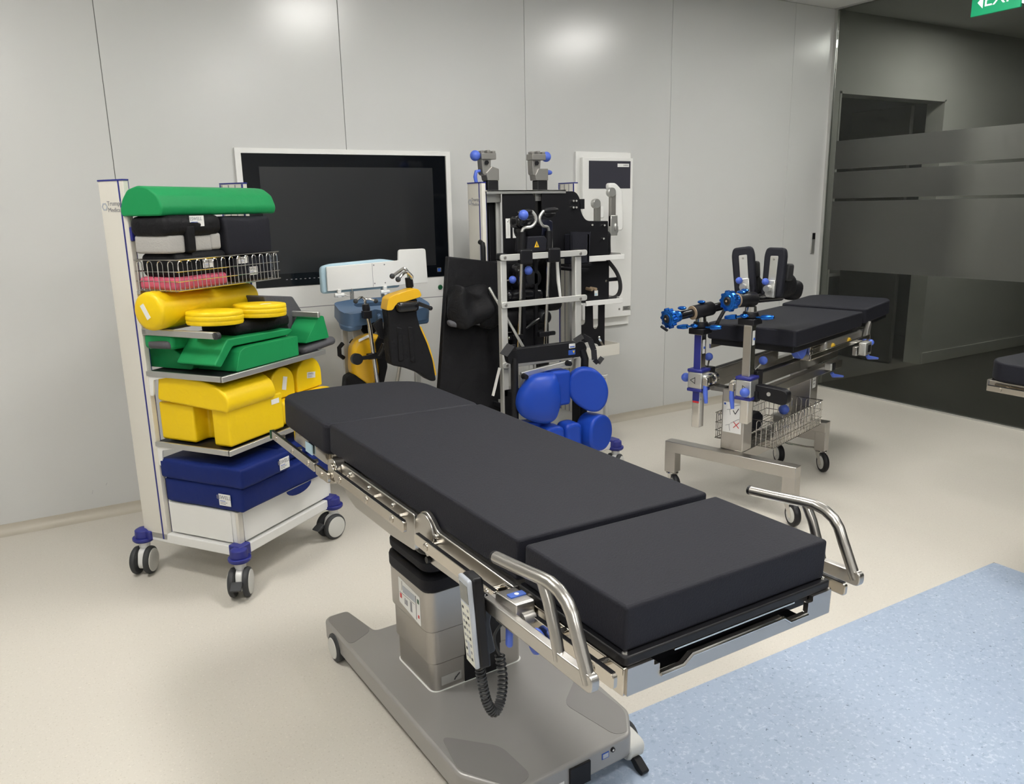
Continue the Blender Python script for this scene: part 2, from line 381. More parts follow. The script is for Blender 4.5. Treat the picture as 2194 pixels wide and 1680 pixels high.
# glass partition along the right edge, with frosted film
def glassmat():
    m = bpy.data.materials.new('partition_glass'); m.use_nodes = True; N = m.node_tree.nodes; L = m.node_tree.links; N.remove(N['Principled BSDF'])
    t = N.new('ShaderNodeBsdfTransparent'); t.inputs[0].default_value = (.78, .79, .765, 1)
    g = N.new('ShaderNodeBsdfGlossy'); g.inputs['Roughness'].default_value = .01; g.inputs[0].default_value = (.9, .93, .91, 1)
    fr = N.new('ShaderNodeFresnel'); fr.inputs[0].default_value = 1.35
    mx = N.new('ShaderNodeMixShader'); L.new(fr.outputs[0], mx.inputs[0]); L.new(t.outputs[0], mx.inputs[1]); L.new(g.outputs[0], mx.inputs[2])
    L.new(mx.outputs[0], N['Material Output'].inputs[0]); return m
def frostmat():
    m = bpy.data.materials.new('frosted_film'); m.use_nodes = True; N = m.node_tree.nodes; L = m.node_tree.links; N.remove(N['Principled BSDF'])
    r = N.new('ShaderNodeBsdfRefraction'); r.inputs['IOR'].default_value = 1.25; r.inputs['Roughness'].default_value = .32; r.inputs[0].default_value = (.86, .86, .84, 1)
    d = N.new('ShaderNodeBsdfDiffuse'); d.inputs[0].default_value = (.32, .32, .31, 1)
    t = N.new('ShaderNodeBsdfTranslucent'); t.inputs[0].default_value = (.5, .5, .48, 1)
    nz = N.new('ShaderNodeTexNoise'); nz.inputs['Scale'].default_value = 500
    mr = N.new('ShaderNodeMapRange'); mr.inputs['To Min'].default_value = .28; mr.inputs['To Max'].default_value = .34; L.new(nz.outputs['Fac'], mr.inputs[0])
    a = N.new('ShaderNodeMixShader'); a.inputs[0].default_value = .5; L.new(d.outputs[0], a.inputs[1]); L.new(t.outputs[0], a.inputs[2])
    mx = N.new('ShaderNodeMixShader'); L.new(mr.outputs[0], mx.inputs[0]); L.new(r.outputs[0], mx.inputs[1]); L.new(a.outputs[0], mx.inputs[2])
    L.new(mx.outputs[0], N['Material Output'].inputs[0]); return m
M['glass'], M['frost'] = glassmat(), frostmat()
ys = [4.478, 2.10, -.3, -2.4, YF+.01]
for i in range(4):
    y1, y0 = ys[i]-(.004 if i else 0), ys[i+1]+.004
    w = struct(MB().bx(XR+.001, XR+.011, y0, y1, .012, ZC-.012).build('window_%d' % (i+1), M['glass'], smooth=0))
    for z0, z1 in ((1.0, 1.549), (1.571, 1.779), (1.801, 2.02)):
        MB().add([(XR-.0006, y0+.01, z0), (XR-.0006, y1-.01 if i else 4.415, z0), (XR-.0006, y1-.01 if i else 4.415, z1), (XR-.0006, y0+.01, z1)], [(0, 1, 2, 3)]).build('frosted_film', M['frost'], w, smooth=0)
struct(MB().bx(XR-.012, XR+.024, YF, YW, ZC-.012, ZC).bx(XR-.012, XR+.024, YF, YW, 0, .012).bx(XR-.006, XR+.018, 4.478, YW, .012, ZC-.012).build('trim_2', M['alu'], smooth=0))

# ------------------------------------------------------------------ ceiling lights (the room's lamps)
M['lamp'] = emit('light_diffuser', LIGHT_TINT, LIGHT)
M['lampdim'] = emit('corridor_light_diffuser', (1, .99, .96), LIGHT*1.7)
def ceiling_light(x, y, wx, wy, m, label):
    t = thing('ceiling_light', label, 'ceiling light', (x, y, ZC), 'recessed ceiling light panels')
    MB().plate(rrect(wx+.05, wy+.05, .005, 1, x, y), [rrect(wx, wy, .002, 1, x, y)], ZC-.014, ZC-.0005).build('frame', M['white'], t, smooth=0)
    MB().bx(x-wx/2, x+wx/2, y-wy/2, y+wy/2, ZC-.008, ZC-.001).build('diffuser', m, t, smooth=0)
M['lamplow'] = emit('light_diffuser_dimmed', (.97, 1.0, .98), LIGHT*.25)
for y, row in ((2.72, 'nearest the screen wall'), (.2, 'in the middle of the room'), (-2.3, 'at the end opposite the screen wall')):
    for x, where in ((-.55, 'left'), (1.88, 'centre'), (4.35, 'right')):
        ceiling_light(x, y, .46, .66, M['lamplow' if x > 4 and y < 2 else 'lamp'], 'recessed white ceiling light panel, %s of the row %s' % (where, row))
ceiling_light(6.75, 3.55, .3, .3, M['lampdim'], 'small recessed light panel in the ceiling behind the glass')
# ------------------------------------------------------------------ operating table in the foreground
def tilt_frame(o, yaw, pit, rol):
    l = V((-math.sin(yaw)*math.cos(pit), math.cos(yaw)*math.cos(pit), math.sin(pit)))
    x0 = V((math.cos(yaw), math.sin(yaw), 0)); u0 = x0.cross(l)
    x = x0*math.cos(rol)-u0*math.sin(rol)
    return Fr(o, x, l, x.cross(l))
TB = tilt_frame((1.002, .936, .905), .057, .013, .036)
BF = yawfr((.99, 2.10, 0), 3.27)
ot = thing('operating_table', 'black padded operating table with steel column on grey wheeled base', 'operating table', (.99, 2.10, 0))
# mattress sections
def pad(name, poly, h0, h1, bev=.006, parent=ot, T=TB, m=M['pad']):
    o = MB(T).prism(poly, h0, h1).build(name, m, parent, bevel=bev, seg=3, smooth=50); return o
pad('mattress', fillet([(-.265, 0), (.265, 0), (.265, .294), (-.265, .294)], .008), -.082, 0)
pad('mattress', fillet([(-.265, .318), (.265, .318), (.265, 1.328), (-.265, 1.328)], .008), -.088, 0)
pad('mattress', fillet([(-.272, 1.342), (.276, 1.352), (.276, 1.74), (.25, 1.80), (.17, 1.838), (.05, 1.852), (-.08, 1.850), (-.19, 1.832), (-.245, 1.80), (-.268, 1.745)], .03), -.104, -.006, .012)
# near (head) plate: black carrier, steel box with cut-out grip
hp = MB(TB).prism(rrect(.546, .314, .010, 3, 0, .146), -.101, -.083).build('carrier_plate', M['black'], ot, bevel=.003)
for s_ in (-1, 1): MB(TB).rev((.262*s_, .002, -.083), (.262*s_, .002, -.079), [(0, .006), (.7, .005), (1, .002)], 10).build('rivet', M['chrome'], hp)
MB(TB).plate(fillet([(-.27, -.152), (.27, -.152), (.27, -.101), (.212, -.101), (.212, -.112), (.198, -.112), (.198, -.1335), (.142, -.1335), (.122, -.1195), (-.122, -.1195), (-.142, -.1335), (-.198, -.1335), (-.198, -.112), (-.212, -.112), (-.212, -.101), (-.27, -.101)], .003, 2), [], -.016, -.006, 'xz').build('end_plate', M['steel'], ot, bevel=.0012, seg=1)
MB(TB).tube([(-.196, -.018, -.134), (-.143, -.018, -.134), (-.122, -.018, -.120), (.122, -.018, -.120), (.143, -.018, -.134), (.196, -.018, -.134)], .0035, 8).build('grip_lip', M['chrome'], ot)
MB(TB).bx(-.262, .262, .03, .28, -.15, -.1012).bx(-.2, .2, -.006, .05, -.15, -.146).build('recess_liner', M['black'], ot)
MB(TB).bx(-.16, .16, -.012, -.008, -.1035, -.1005).build('trim_wire', M['chrome'], ot)
for s_ in (-1, 1):
    nm = MB(TB).bx(s_*.27-.006, s_*.27+.006, -.012, .31, -.152, -.101).build('side_plate', M['nickel'], ot, bevel=.002)
    r = MB(TB).prism(fillet([(-.026, -.121), (.245, -.121), (.245, -.094), (-.026, -.094)], .008), s_*.305-.005, s_*.305+.005, 'yz').build('accessory_rail', M['nickel'], ot, bevel=.0015, seg=1)
    for t_ in (.03, .145):
        MB(TB).cyl((s_*.272, t_, -.108), (s_*.303, t_, -.108), .0075).build('spacer', M['nickel'], r)
        MB(TB).rev((s_*.310, t_, -.108), (s_*.3125, t_, -.108), [(0, .0095), (.6, .0095), (1, .007)], 16).cyl((s_*.3125, t_, -.108), (s_*.3128, t_, -.108), .0035, n=6).build('screw_cap', M['nickel'], r)
    MB(TB).prism([(-.02, -.0945), (.24, -.0945), (.24, -.0935), (-.02, -.0935)], s_*.305-.0045, s_*.305+.0045, 'yz').build('rail_top', M['black'], r, smooth=0)
# seat and back side frames, hinges and rails
for s_ in (-1, 1):
    a, c = s_*.268, s_*.281
    MB(TB).prism(fillet([(.30, -.168), (.44, -.172), (.655, -.178), (.70, -.150), (.72, -.11), (.705, -.067), (.675, -.055), (.645, -.067), (.62, -.087), (.30, -.089)], .012, 3), min(a, c), max(a, c), 'yz').build('seat_side_frame', M['steel'], ot, bevel=.0025)
    MB(TB).prism(fillet([(.735, -.178), (.86, -.186), (1.10, -.188), (1.16, -.172), (1.19, -.150), (1.20, -.085), (.735, -.085)], .008, 3), min(a, c), max(a, c), 'yz').build('back_side_frame', M['steel'], ot, bevel=.0025)
    hd = MB(TB).cyl((s_*.262, 1.235, -.115), (s_*.295, 1.235, -.115), .036, n=28).cyl((s_*.295, 1.235, -.115), (s_*.300, 1.235, -.115), .022, n=24).build('hinge_disc', M['nickel'], ot, bevel=.002)
    MB(TB).prism(fillet([(1.215, -.150), (1.36, -.152), (1.385, -.175), (1.36, -.178), (1.27, -.168)], .006, 2), min(s_*.275, s_*.286), max(s_*.275, s_*.286), 'yz').build('hinge_arm', M['nickel'], ot, bevel=.002)
    r = MB(TB).prism(rrect(.10, .030, .006, 3, 1.285, -.137), s_*.305-.005, s_*.305+.005, 'yz').build('accessory_rail', M['nickel'], ot, bevel=.0015)
    MB(TB).cyl((s_*.310, 1.285, -.137), (s_*.313, 1.285, -.137), .008).build('screw_cap', M['nickel'], r)
    MB(TB).cyl((s_*.28, 1.285, -.137), (s_*.301, 1.285, -.137), .008).build('spacer', M['nickel'], r)
    for (t0, t1, hh, sc) in ((.735, 1.185, -.112, (.80, .955, 1.14)), (1.345, 1.775, -.135, (1.40, 1.55, 1.72)), (.33, .675, -.118, (.36, .62))):
        r = MB(TB).prism(fillet([(t0, hh-.0145), (t1, hh-.0145), (t1, hh+.0145), (t0, hh+.0145)], .007), s_*.305-.005, s_*.305+.005, 'yz').build('accessory_rail', M['nickel'], ot, bevel=.0015)
        MB(TB).prism([(t0+.005, hh+.0146), (t1-.005, hh+.0146), (t1-.005, hh+.0156), (t0+.005, hh+.0156)], s_*.305-.0045, s_*.305+.0045, 'yz').build('rail_top', M['black'], r, smooth=0)
        for t_ in sc:
            MB(TB).cyl((s_*.279, t_, hh+.002), (s_*.301, t_, hh+.002), .007).build('spacer', M['nickel'], r)
            MB(TB).rev((s_*.310, t_, hh), (s_*.3125, t_, hh), [(0, .0095), (.6, .0095), (1, .007)], 16).cyl((s_*.3125, t_, hh), (s_*.3128, t_, hh), .0035, n=6).build('screw_cap', M['nickel'], r)
    for t_ in (.62, .85, 1.0, 1.13):
        MB(TB).ball((s_*.282, t_, -.098), .006, 10).build('stud', M['chrome'], ot)
    MB(TB).cyl((s_*.281, .672, -.108), (s_*.288, .672, -.108), .047, n=30).build('hinge_disc', M['steel'], ot, bevel=.002)
    MB(TB).cyl((s_*.281, .655, -.168), (s_*.290, .655, -.168), .008).build('stud', M['black'], ot)
MB(TB).prism(fillet([(-.255, 1.36), (.255, 1.36), (.255, 1.72), (.16, 1.80), (-.16, 1.80), (-.255, 1.72)], .04), -.148, -.106).build('leg_plate_frame', M['nickel'], ot, bevel=.004)
MB(TB).bx(-.313, -.297, 1.772, 1.777, -.150, -.12).build('end_marker', M['greenlamp'], ot)
MB(TB).bx(-.262, -.258, 1.50, 1.56, -.145, -.112).build('maker_label', M['lightblue'], ot)
MB(TB).bx(-.22, .22, .30, 1.22, -.16, -.09).build('under_frame', M['black'], ot, bevel=.01)
MB(TB).prism(fillet([(-.2, .85), (.2, .85), (.2, 1.28), (-.2, 1.28)], .03), -.26, -.15).build('saddle', M['black'], ot, bevel=.01)
MB(TB).bx(-.264, .264, 1.19, 1.36, -.15, -.118).build('hinge_beam', M['castalu'], ot, bevel=.006)
# hinge lever area at the seat-to-head joint (left side)
MB(TB).prism(fillet([(.235, -.155), (.34, -.155), (.36, -.125), (.34, -.092), (.25, -.088)], .02), -.288, -.268, 'yz').build('joint_plate', M['nickel'], ot, bevel=.002)
MB(TB).cyl((-.268, .285, -.12), (-.282, .285, -.12), .026).build('hinge_disc', M['chrome'], ot, bevel=.002)
# side push handles with clamps
for s_ in (-1, 1):
    S = s_*.350; h0 = -.096
    hd = MB(TB).prism(fillet([(-.030, h0-.015), (.315, h0-.013), (.315, h0+.013), (.03, h0+.013), (-.030, h0+.016)], .0125, 4), S-.0085, S+.0085, 'yz').build('side_handle', M['steel'], ot, bevel=.002)
    path = [(S, .262, .006)]
    for t_, h_ in ((.20, .013), (.125, .023), (.095, .026), (.07, .022), (.048, .011), (.034, -.004), (.022, -.028), (.004, -.062), (-.016, -.10)): path.append((S, t_, h_))
    MB(TB).tube(path, .0115, 14).build('handle_tube', M['steel'], hd)
    MB(TB).cyl((S, .262, .006), (S, .270, .0055), .0105).build('end_cap', M['black'], hd)
    MB(TB).tube([(S, .118, .022), (S, .098, -.01), (S, .076, -.06), (S, .062, -.10)], .0105, 12).build('handle_strut', M['steel'], hd)
    cl = MB(TB).prism(fillet([(.205, -.128), (.275, -.128), (.275, -.070), (.205, -.066)], .006), min(s_*.30, s_*.343), max(s_*.30, s_*.343), 'yz').build('clamp', M['steel'], ot, bevel=.003)
    MB(TB).bx(min(s_*.328, s_*.345), max(s_*.328, s_*.345), .21, .30, -.097, -.088).build('clamp_lip', M['steel'], cl, bevel=.002)
    MB(TB).prism(rrect(.034, .016, .002, 2, s_*.318, .24), -.068, -.0655).build('emblem_plate', M['inkblue'], cl)
    MB(TB).prism([(s_*.318+x, .24+y) for x, y in circ(.0045, 12)], -.0655, -.0650).build('emblem', M['paper'], cl, smooth=0)
    MB(TB).prism(circ(.013, 16, .205, -.098), min(s_*.305, s_*.33), max(s_*.305, s_*.33), 'yz').build('clamp_disc', M['castalu'], cl)
    MB(TB).bx(s_*.33-.006, s_*.33+.006, .236, .251, -.172, -.120).build('clamp_lever', M['lblue'], cl, bevel=.005)
MB(TB).prism(fillet([(.150, -.142), (.165, -.150), (.180, -.142), (.190, -.112), (.170, -.100), (.148, -.108)], .008), -.332, -.314, 'yz').build('release_paddle', M['lblue'], ot, bevel=.005)
MB(TB).cyl((-.275, .17, -.12), (-.315, .17, -.122), .009).build('paddle_shaft', M['nickel'], ot)

# column and bellows
def col(x0, x1, y0, y1, z0, z1, r, name, m, bev=.004): return MB(BF).prism(fillet([(x0, y0), (x1, y0), (x1, y1), (x0, y1)], r, 6), z0, z1).build(name, m, ot, bevel=bev)
col(-.158, .168, -.122, .128, .118, .215, .030, 'column_lower', M['col'])
col(-.164, .174, -.128, .134, .212, .325, .032, 'column_middle', M['col'])
cu = col(-.170, .180, -.134, .140, .322, .455, .034, 'column_upper', M['col'])
MB(BF).prism(fillet([(-.1615, -.1255), (.1715, -.1255), (.1715, .1315), (-.1615, .1315)], .032, 6), .117, .1195).build('column_seal', M['whitepl'], ot)
for z0, z1, d in ((.12, .215, .0), (.212, .325, .006), (.322, .455, .012)):
    MB(BF).bx(-.048, .082, -.1235-d, -.11, z0, z1).build('column_front_strip', M['black'], ot, smooth=0)
for k, (z0, z1, d) in enumerate(((.450, .505, .011), (.514, .556, .007), (.566, .606, -.003))):
    col(-.164-d, .174+d, -.128-d, .134+d, z0, z1, .045, 'bellows_collar', M['pad'], .012)
col(-.150, .160, -.115, .120, .45, .60, .05, 'bellows_core', M['black'])
col(-.13, .14, -.10, .11, .59, .74, .05, 'bellows_neck', M['black'])
# control pictogram panel on the left face of the upper column
cp = MB(BF).prism(fillet([(-.085, .330), (.06, .352), (.06, .438), (-.085, .425)], .004, 2), -.1712, -.1702, 'yz').build('pictogram_panel', M['paper'], ot, smooth=0)
for (y0, z0, y1, z1, m) in ((-.055, .395, .03, .418, 'greybt'), (-.03, .352, -.018, .385, 'inkgrey'), (.035, .40, .036, .43, 'ink'), (-.06, .342, -.058, .42, 'ink'), (-.08, .40, -.068, .414, 'greenlamp'), (-.078, .352, -.07, .362, 'inkred'), (.04, .37, .052, .385, 'inkred'), (.0, .36, .012, .378, 'inkgrey'), (-.05, .388, .055, .3885, 'ink'), (.015, .36, .02, .38, 'inkgrey')):
    MB(BF).bx(-.1718, -.1712, y0, y1, z0, z1).build('pictogram', M[m], cp, smooth=0)
lb = MB(BF).bx(-.130, -.060, -.1232, -.1222, .135, .165).build('rating_label', M['alu'], ot, smooth=0)
for k in range(3): MB(BF).tube([(-.085+.006*k, -.1235, .140+.006*k), (-.078+.006*k, -.1235, .150+.004*k)], .0018, 6).build('pictogram', M['ink'], lb)
# base
bp_ = fillet([(-.270, .500), (-.270, -.470), (-.18, -.605), (.205, -.605), (.272, -.520), (.290, -.30), (.290, .500), (.17, .52), (.15, .33), (-.15, .33), (-.175, .52), (-.25, .52)], .018, 4)
bo = MB(BF).prism(bp_, .046, .118).build('base', M['base'], ot, bevel=.009, seg=3)
for pl in ([(-.262, .505), (-.26, .285), (-.16, .335), (-.18, .515)], [(.135, -.39), (.262, -.29), (.262, -.515), (.20, -.595), (.165, -.58)], [(-.262, -.455), (-.235, -.31), (-.12, -.44), (-.115, -.585), (-.178, -.596)], [(.262, .49), (.26, .285), (.16, .335), (.18, .505)]):
    MB(BF).prism(fillet(pl, .03, 5), .1172, .1190).build('base_cover', M['basepl'], bo)
MB(BF).bx(-.012, .058, -.611, -.603, .040, .104).build('socket_flap', M['black'], bo, bevel=.002)
MB(BF).cyl((-.105, -.606, .088), (-.105, -.600, .088), .011).build('socket', M['black'], bo)
MB(BF).bx(-.055, -.028, -.6055, -.6048, .055, .075).build('sticker', M['paper'], bo, smooth=0)
MB(BF).bx(.100, .124, -.6065, -.605, .082, .100).build('port_frame', M['inkblue'], bo, smooth=0)
MB(BF).bx(.1025, .1215, -.6072, -.6064, .0845, .0975).build('port_symbol', M['greybt'], bo, smooth=0)
MB(BF).rev((.138, -.605, .098), (.138, -.609, .098), [(0, .0075), (1, .0065)], 14).build('port', M['black'], bo)
MB(BF).cyl((.138, -.609, .098), (.138, -.6095, .098), .003).build('port_pin', M['paper'], bo)
def base_wheel(x, y, r, side):
    w = MB(BF).rev((x-.018, y, r), (x+.018, y, r), [(0, r*.82), (.15, r*.97), (.5, r), (.85, r*.97), (1, r*.82)], 28).build('wheel', M['rubber'], ot)
    for sx in (-1, 1): MB(BF).rev((x+sx*.0175, y, r), (x+sx*.0205, y, r), [(0, r*.74), (1, r*.70)], 24).build('wheel_hub', M['hub'], w)
for x, y in ((-.262, .41), (.262, .41), (-.215, -.42)): base_wheel(x, y, .052, 1)
wf = MB(BF).prism(fillet([(-.50, .012), (-.60, .02), (-.605, .07), (-.54, .085), (-.47, .075), (-.46, .03)], .02), .205, .262, 'yz').build('castor_fork', M['hub'], ot, bevel=.006)
MB(BF).rev((.262, -.52, .042), (.278, -.52, .042), [(0, .038), (.5, .042), (1, .038)], 24).build('wheel', M['rubber'], wf)
MB(BF).prism(fillet([(-.585, .03), (-.615, .004), (-.64, .0), (-.645, .012), (-.61, .035)], .005), .215, .24, 'yz').build('brake_pedal', M['black'], wf, bevel=.003)

# hand control hanging on the rail, with its coiled lead
_x = V((-.10, -.995, 0)).normalized(); _z = V((-.02, .10, 1)).normalized(); _y = _z.cross(_x).normalized(); _x = _y.cross(_z)
HF = Fr(TB.p((-.375, .300, -.132)), _x*.92, _y*1.05, _z*.84)
hc = thing('hand_control', 'grey and black hand control hung on the operating table rail', 'remote control', tuple(HF.p((0, 0, -.11))))
MB(HF).prism(fillet([(-.028, -.105), (.028, -.105), (.030, .108), (-.030, .108)], .008), -.004, .018, 'xz').build('back_shell', M['black'], hc, bevel=.005)
fs = MB(HF).prism(fillet([(-.027, -.103), (.027, -.103), (.029, .107), (-.029, .107)], .007), -.012, -.003, 'xz').build('front_shell', M['greybt'], hc, bevel=.003)
MB(HF).bx(-.022, .022, -.0128, -.0118, .050, .092).build('display', mat('lcd_grey', (.16, .165, .15), .25), fs, smooth=0)
kp = MB(HF).bx(-.023, .023, -.0128, -.0118, -.098, .044).build('keypad', M['palekey'], fs, smooth=0)
for i in range(3):
    for j in range(8):
        if (i, j) in ((1, 0), (1, 6)): continue
        MB(HF).bx(-.017+i*.0135, -.0095+i*.0135, -.0134, -.0128, .030-j*.0165, .036-j*.0165).build('key', M['inkgrey' if (i+j) % 3 else 'ink'], kp, smooth=0)
MB(HF).bx(-.006, .006, -.0134, -.0128, -.078, -.045).build('key', M['greybt'], kp, smooth=0)
MB(HF).prism(fillet([(.0, .06), (.028, .06), (.04, .035), (.028, -.01), (.034, -.08), (.0, -.09)], .006), -.012, .012, 'yz').build('hanger_clip', M['blackgl'], hc, bevel=.003)
c0, pts = HF.p((0, .004, -.105)), []
cen = [c0, c0+V((.004, .0, -.04)), c0+V((.012, -.002, -.085)), c0+V((.026, -.004, -.112)), c0+V((.045, .004, -.10)), c0+V((.056, .012, -.06)), c0+V((.055, .02, -.01))]
def spline(P, n):
    out = []; m = len(P)-1
    for k in range(n+1):
        u = k/n*m; i = min(int(u), m-1); t = u-i
        p0, p1, p2, p3 = P[max(i-1, 0)], P[i], P[i+1], P[min(i+2, m)]
        out.append(p1*1.0+(p2-p0)*(.5*t)+(p0*2-p1*5+p2*4-p3)*(.5*t*t)+(p1*3-p0-p2*3+p3)*(.5*t**3))
    return out
cl = spline(cen, 420)
for i, p in enumerate(cl):
    d = (cl[min(i+1, 420)]-cl[max(i-1, 0)]).normalized(); a = d.cross(V((.3, 1, .1))).normalized(); bvec = d.cross(a)
    q = i/420*2*math.pi*34; pts.append(p+(a*math.cos(q)+bvec*math.sin(q))*.0085)
MB().tube(pts, .0024, 5).build('coiled_lead', M['rubber'], hc)
MB().tube(spline([c0+V((.055, .02, -.01)), c0+V((.05, .03, .03)), TB.p((-.25, .36, -.17)), TB.p((-.2, .45, -.15))], 20), .003, 6).build('lead', M['rubber'], hc)
# ------------------------------------------------------------------ accessory trolleys
def castor(T, x, y, yaw, root, r=.0625, brake=False):
    """twin-wheel castor under a navy corner cap"""
    k = yawfr(T.p((x, y, 0)), yaw)
    cap = MB(k).rev((0, 0, .145), (0, 0, .165), [(0, .040), (.4, .047), (1, .047)], 24).rev((0, 0, .165), (0, 0, .205), [(0, .036), (.8, .034), (1, .02)], 20).build('corner_cap', M['navy'], root, bevel=.002)
    MB(k).rev((0, 0, .105), (0, 0, .150), [(0, .022), (1, .026)], 16).build('castor_stem', M['whitepl'], cap)
    f = MB(k).prism(fillet([(-.060, .055), (-.045, .11), (.01, .128), (.03, .115), (-.005, .06), (-.02, .03), (-.05, .03)], .015), -.014, .014, 'xz').build('castor_fork', M['whitepl'], root, bevel=.004)
    c = -.022
    for s_ in (-1, 1):
        w = MB(k).rev((c, s_*.016, r), (c, s_*.042, r), [(0, r*.80), (.12, r*.95), (.45, r), (.8, r*.96), (1, r*.84)], 32).build('wheel', M['rubber'], f)
        MB(k).rev((c, s_*.0415, r), (c, s_*.0455, r), [(0, r*.82), (.6, r*.80), (1, r*.70)], 28).build('wheel_disc', M['hub'], w)
    if brake: MB(k).prism(fillet([(-.075, .075), (-.115, .062), (-.12, .070), (-.08, .092)], .004), -.022, .022, 'xz').build('brake_pedal', M['rubber'], f, bevel=.004)
def post(T, u, sgn, root, logo, ztop=1.69, z0=.17):
    """tall white column profile with navy edge strip and top cap; sgn=-1: outer face towards -u"""
    o, i = (u, u+.026) if sgn < 0 else (u-.026, u)
    lo, hi = min(o, i), max(o, i)
    prof = fillet([(lo, .034), (hi, .034), (hi, .178), (lo, .178)], [.02, .004, .004, .004] if sgn < 0 else [.004, .02, .004, .004], 5)
    p = MB(T).prism(prof, z0, ztop-.006).build('post', M['cream'], root, smooth=50)
    MB(T).prism([(a+(.002 if a > (lo+hi)/2 else -.002), c+(.002 if c > .1 else -.002)) for a, c in prof], ztop-.006, ztop).build('post_cap', M['navy'], p)
    x = lo-.0008 if sgn < 0 else hi+.0008
    MB(T).bx(min(x, x+.004*-sgn), max(x, x+.004*-sgn), .148, .156, z0, ztop-.006).build('edge_strip', M['navy'], p, smooth=0)
    q = hi if sgn < 0 else lo
    for y0, y1 in ((.045, .052), (.085, .092), (.125, .132)):
        MB(T).bx(min(q, q-.0012*sgn), max(q, q-.0012*sgn), y0, y1, z0+.02, ztop-.01).build('slot_strip', M['inkgrey'], p, smooth=0)
    MB(T).bx(min(q, q-.003*sgn), max(q, q-.003*sgn), .036, .042, z0+.02, ztop-.008).bx(min(q, q-.003*sgn), max(q, q-.003*sgn), .168, .176, z0+.02, ztop-.008).build('edge_strip', M['navy'], p, smooth=0)
    if logo:
        L = Fr(T.p((lo-.0012, .098, 1.585)), T.y*1, -T.x, T.z) if sgn < 0 else None
        # text faces -u: reading direction runs along +v
        L = Fr(T.p((lo-.0008, .098, 1.585)), T.y, T.x, T.z)
        text('Trumpf', .026, L.sub((.018, 0, .012)), M['inkgrey'], p); text('Medical', .024, L.sub((.018, 0, -.013)), M['inkgrey'], p)
        MB(L).plate(circ(.0165, 6, -.036, 0), [circ(.0105, 6, -.036, 0)], -.0008, .0, 'xz').build('emblem', M['greybt'], p, smooth=0)
    return p
def trolley(T, label, drawer=True, shelves=(.61, .915), bars=(1.085,), W=.64, logo=True, cas=(60, 66, 23, 40)):
    root = thing('accessory_trolley', label, 'trolley', tuple(T.p((.32, .3, 0))))
    for (u, v, yaw, br) in ((.0, .03, cas[0], False), (-.01, .585, cas[1], True), (W-.01, .585, cas[2], True), (W-.01, .03, cas[3], False)): castor(T, u, v, yaw, root, brake=br)
    # base frame
    MB(T).prism(fillet([(.0, .02), (W, .02), (W, .585), (.0, .585)], .01), .155, .198).build('base_frame', M['white'], root, bevel=.004)
    for (u, v, sx, sy) in ((0, .03, -1, -1), (-.0, .585, -1, 1), (W, .585, 1, 1), (W, .03, 1, -1)):
        MB(T).prism(fillet([(u+sx*.014, v+sy*.014), (u-sx*.05, v+sy*.014), (u-sx*.055, v-sy*.055), (u+sx*.014, v-sy*.055)], .012), .157, .208 if sy > 0 else .196).build('corner_piece', M['navy'], root, bevel=.004)
    if drawer:
        bx_ = MB(T).bx(.02, W+.02, .185, .555, .205, .345).build('drawer_box', M['white'], root, bevel=.003)
        MB(T).bx(.016, .020, .19, .535, .207, .343).build('side_panel', M['white'], bx_, bevel=.0015)
        MB(T).bx(.045, W-.02, .555, .575, .210, .343).build('drawer_front', M['white'], bx_, bevel=.002)
        MB(T).bx(.018, .043, .556, .572, .205, .345).build('corner_profile', M['cream'], bx_, bevel=.002)
    post(T, 0, -1, root, logo); post(T, W+.055, 1, root, False)
    for z in shelves:
        sh = MB(T).prism([(.03, .17), (W+.02, .17), (W+.02, .575), (.005, .575), (.005, .17)], z, z+.004).build('shelf', M['black'], root, bevel=.001)
        MB(T).bx(.0, .012, .17, .582, z-.016, z+.007).build('shelf_edge', M['alu'], sh, bevel=.002)
        MB(T).bx(.0, W+.025, .570, .584, z-.016, z+.007).build('shelf_edge', M['alu'], sh, bevel=.002)
        MB(T).bx(W+.013, W+.025, .17, .582, z-.016, z+.007).build('shelf_edge', M['alu'], sh, bevel=.002)
        for u in (.004, W+.016): MB(T).prism(fillet([(.176, z-.10), (.195, z-.10), (.205, z-.03), (.28, z-.016), (.176, z-.016)], .008), u, u+.006, 'yz').build('bracket', M['white'], sh)
    for z in bars:
        br = MB(T).bx(.0, .018, .175, .57, z-.014, z+.014).build('support_arm', M['alu'], root, bevel=.004)
        MB(T).cyl((.0, .57, z), (.018, .57, z), .0145).build('arm_end', M['rubber'], br)
        b2 = MB(T).bx(W+.005, W+.023, .175, .57, z-.014, z+.014).build('support_arm', M['alu'], root, bevel=.004)
        MB(T).bx(.0, W+.02, .18, .20, z-.01, z+.01).build('cross_bar', M['alu'], root)
    return root
_c, _s = math.cos(math.radians(36)), math.sin(math.radians(36))
T1 = Fr((.189, 3.677, 0), (_c, _s, 0), (_s, -_c, 0), (0, 0, 1))      # u along the back, v towards the room
tr1 = trolley(T1, 'white trolley stacked with coloured positioning cushions beside the wall screen')
# push grip bracket on the first post
gp = MB(T1).bx(.0, .05, .178, .19, 1.45, 1.505).build('grip_bracket', M['navy'], tr1, bevel=.004)
MB(T1).bx(.01, .04, .19, .26, 1.468, 1.488).build('grip_arm', M['black'], gp, bevel=.003)

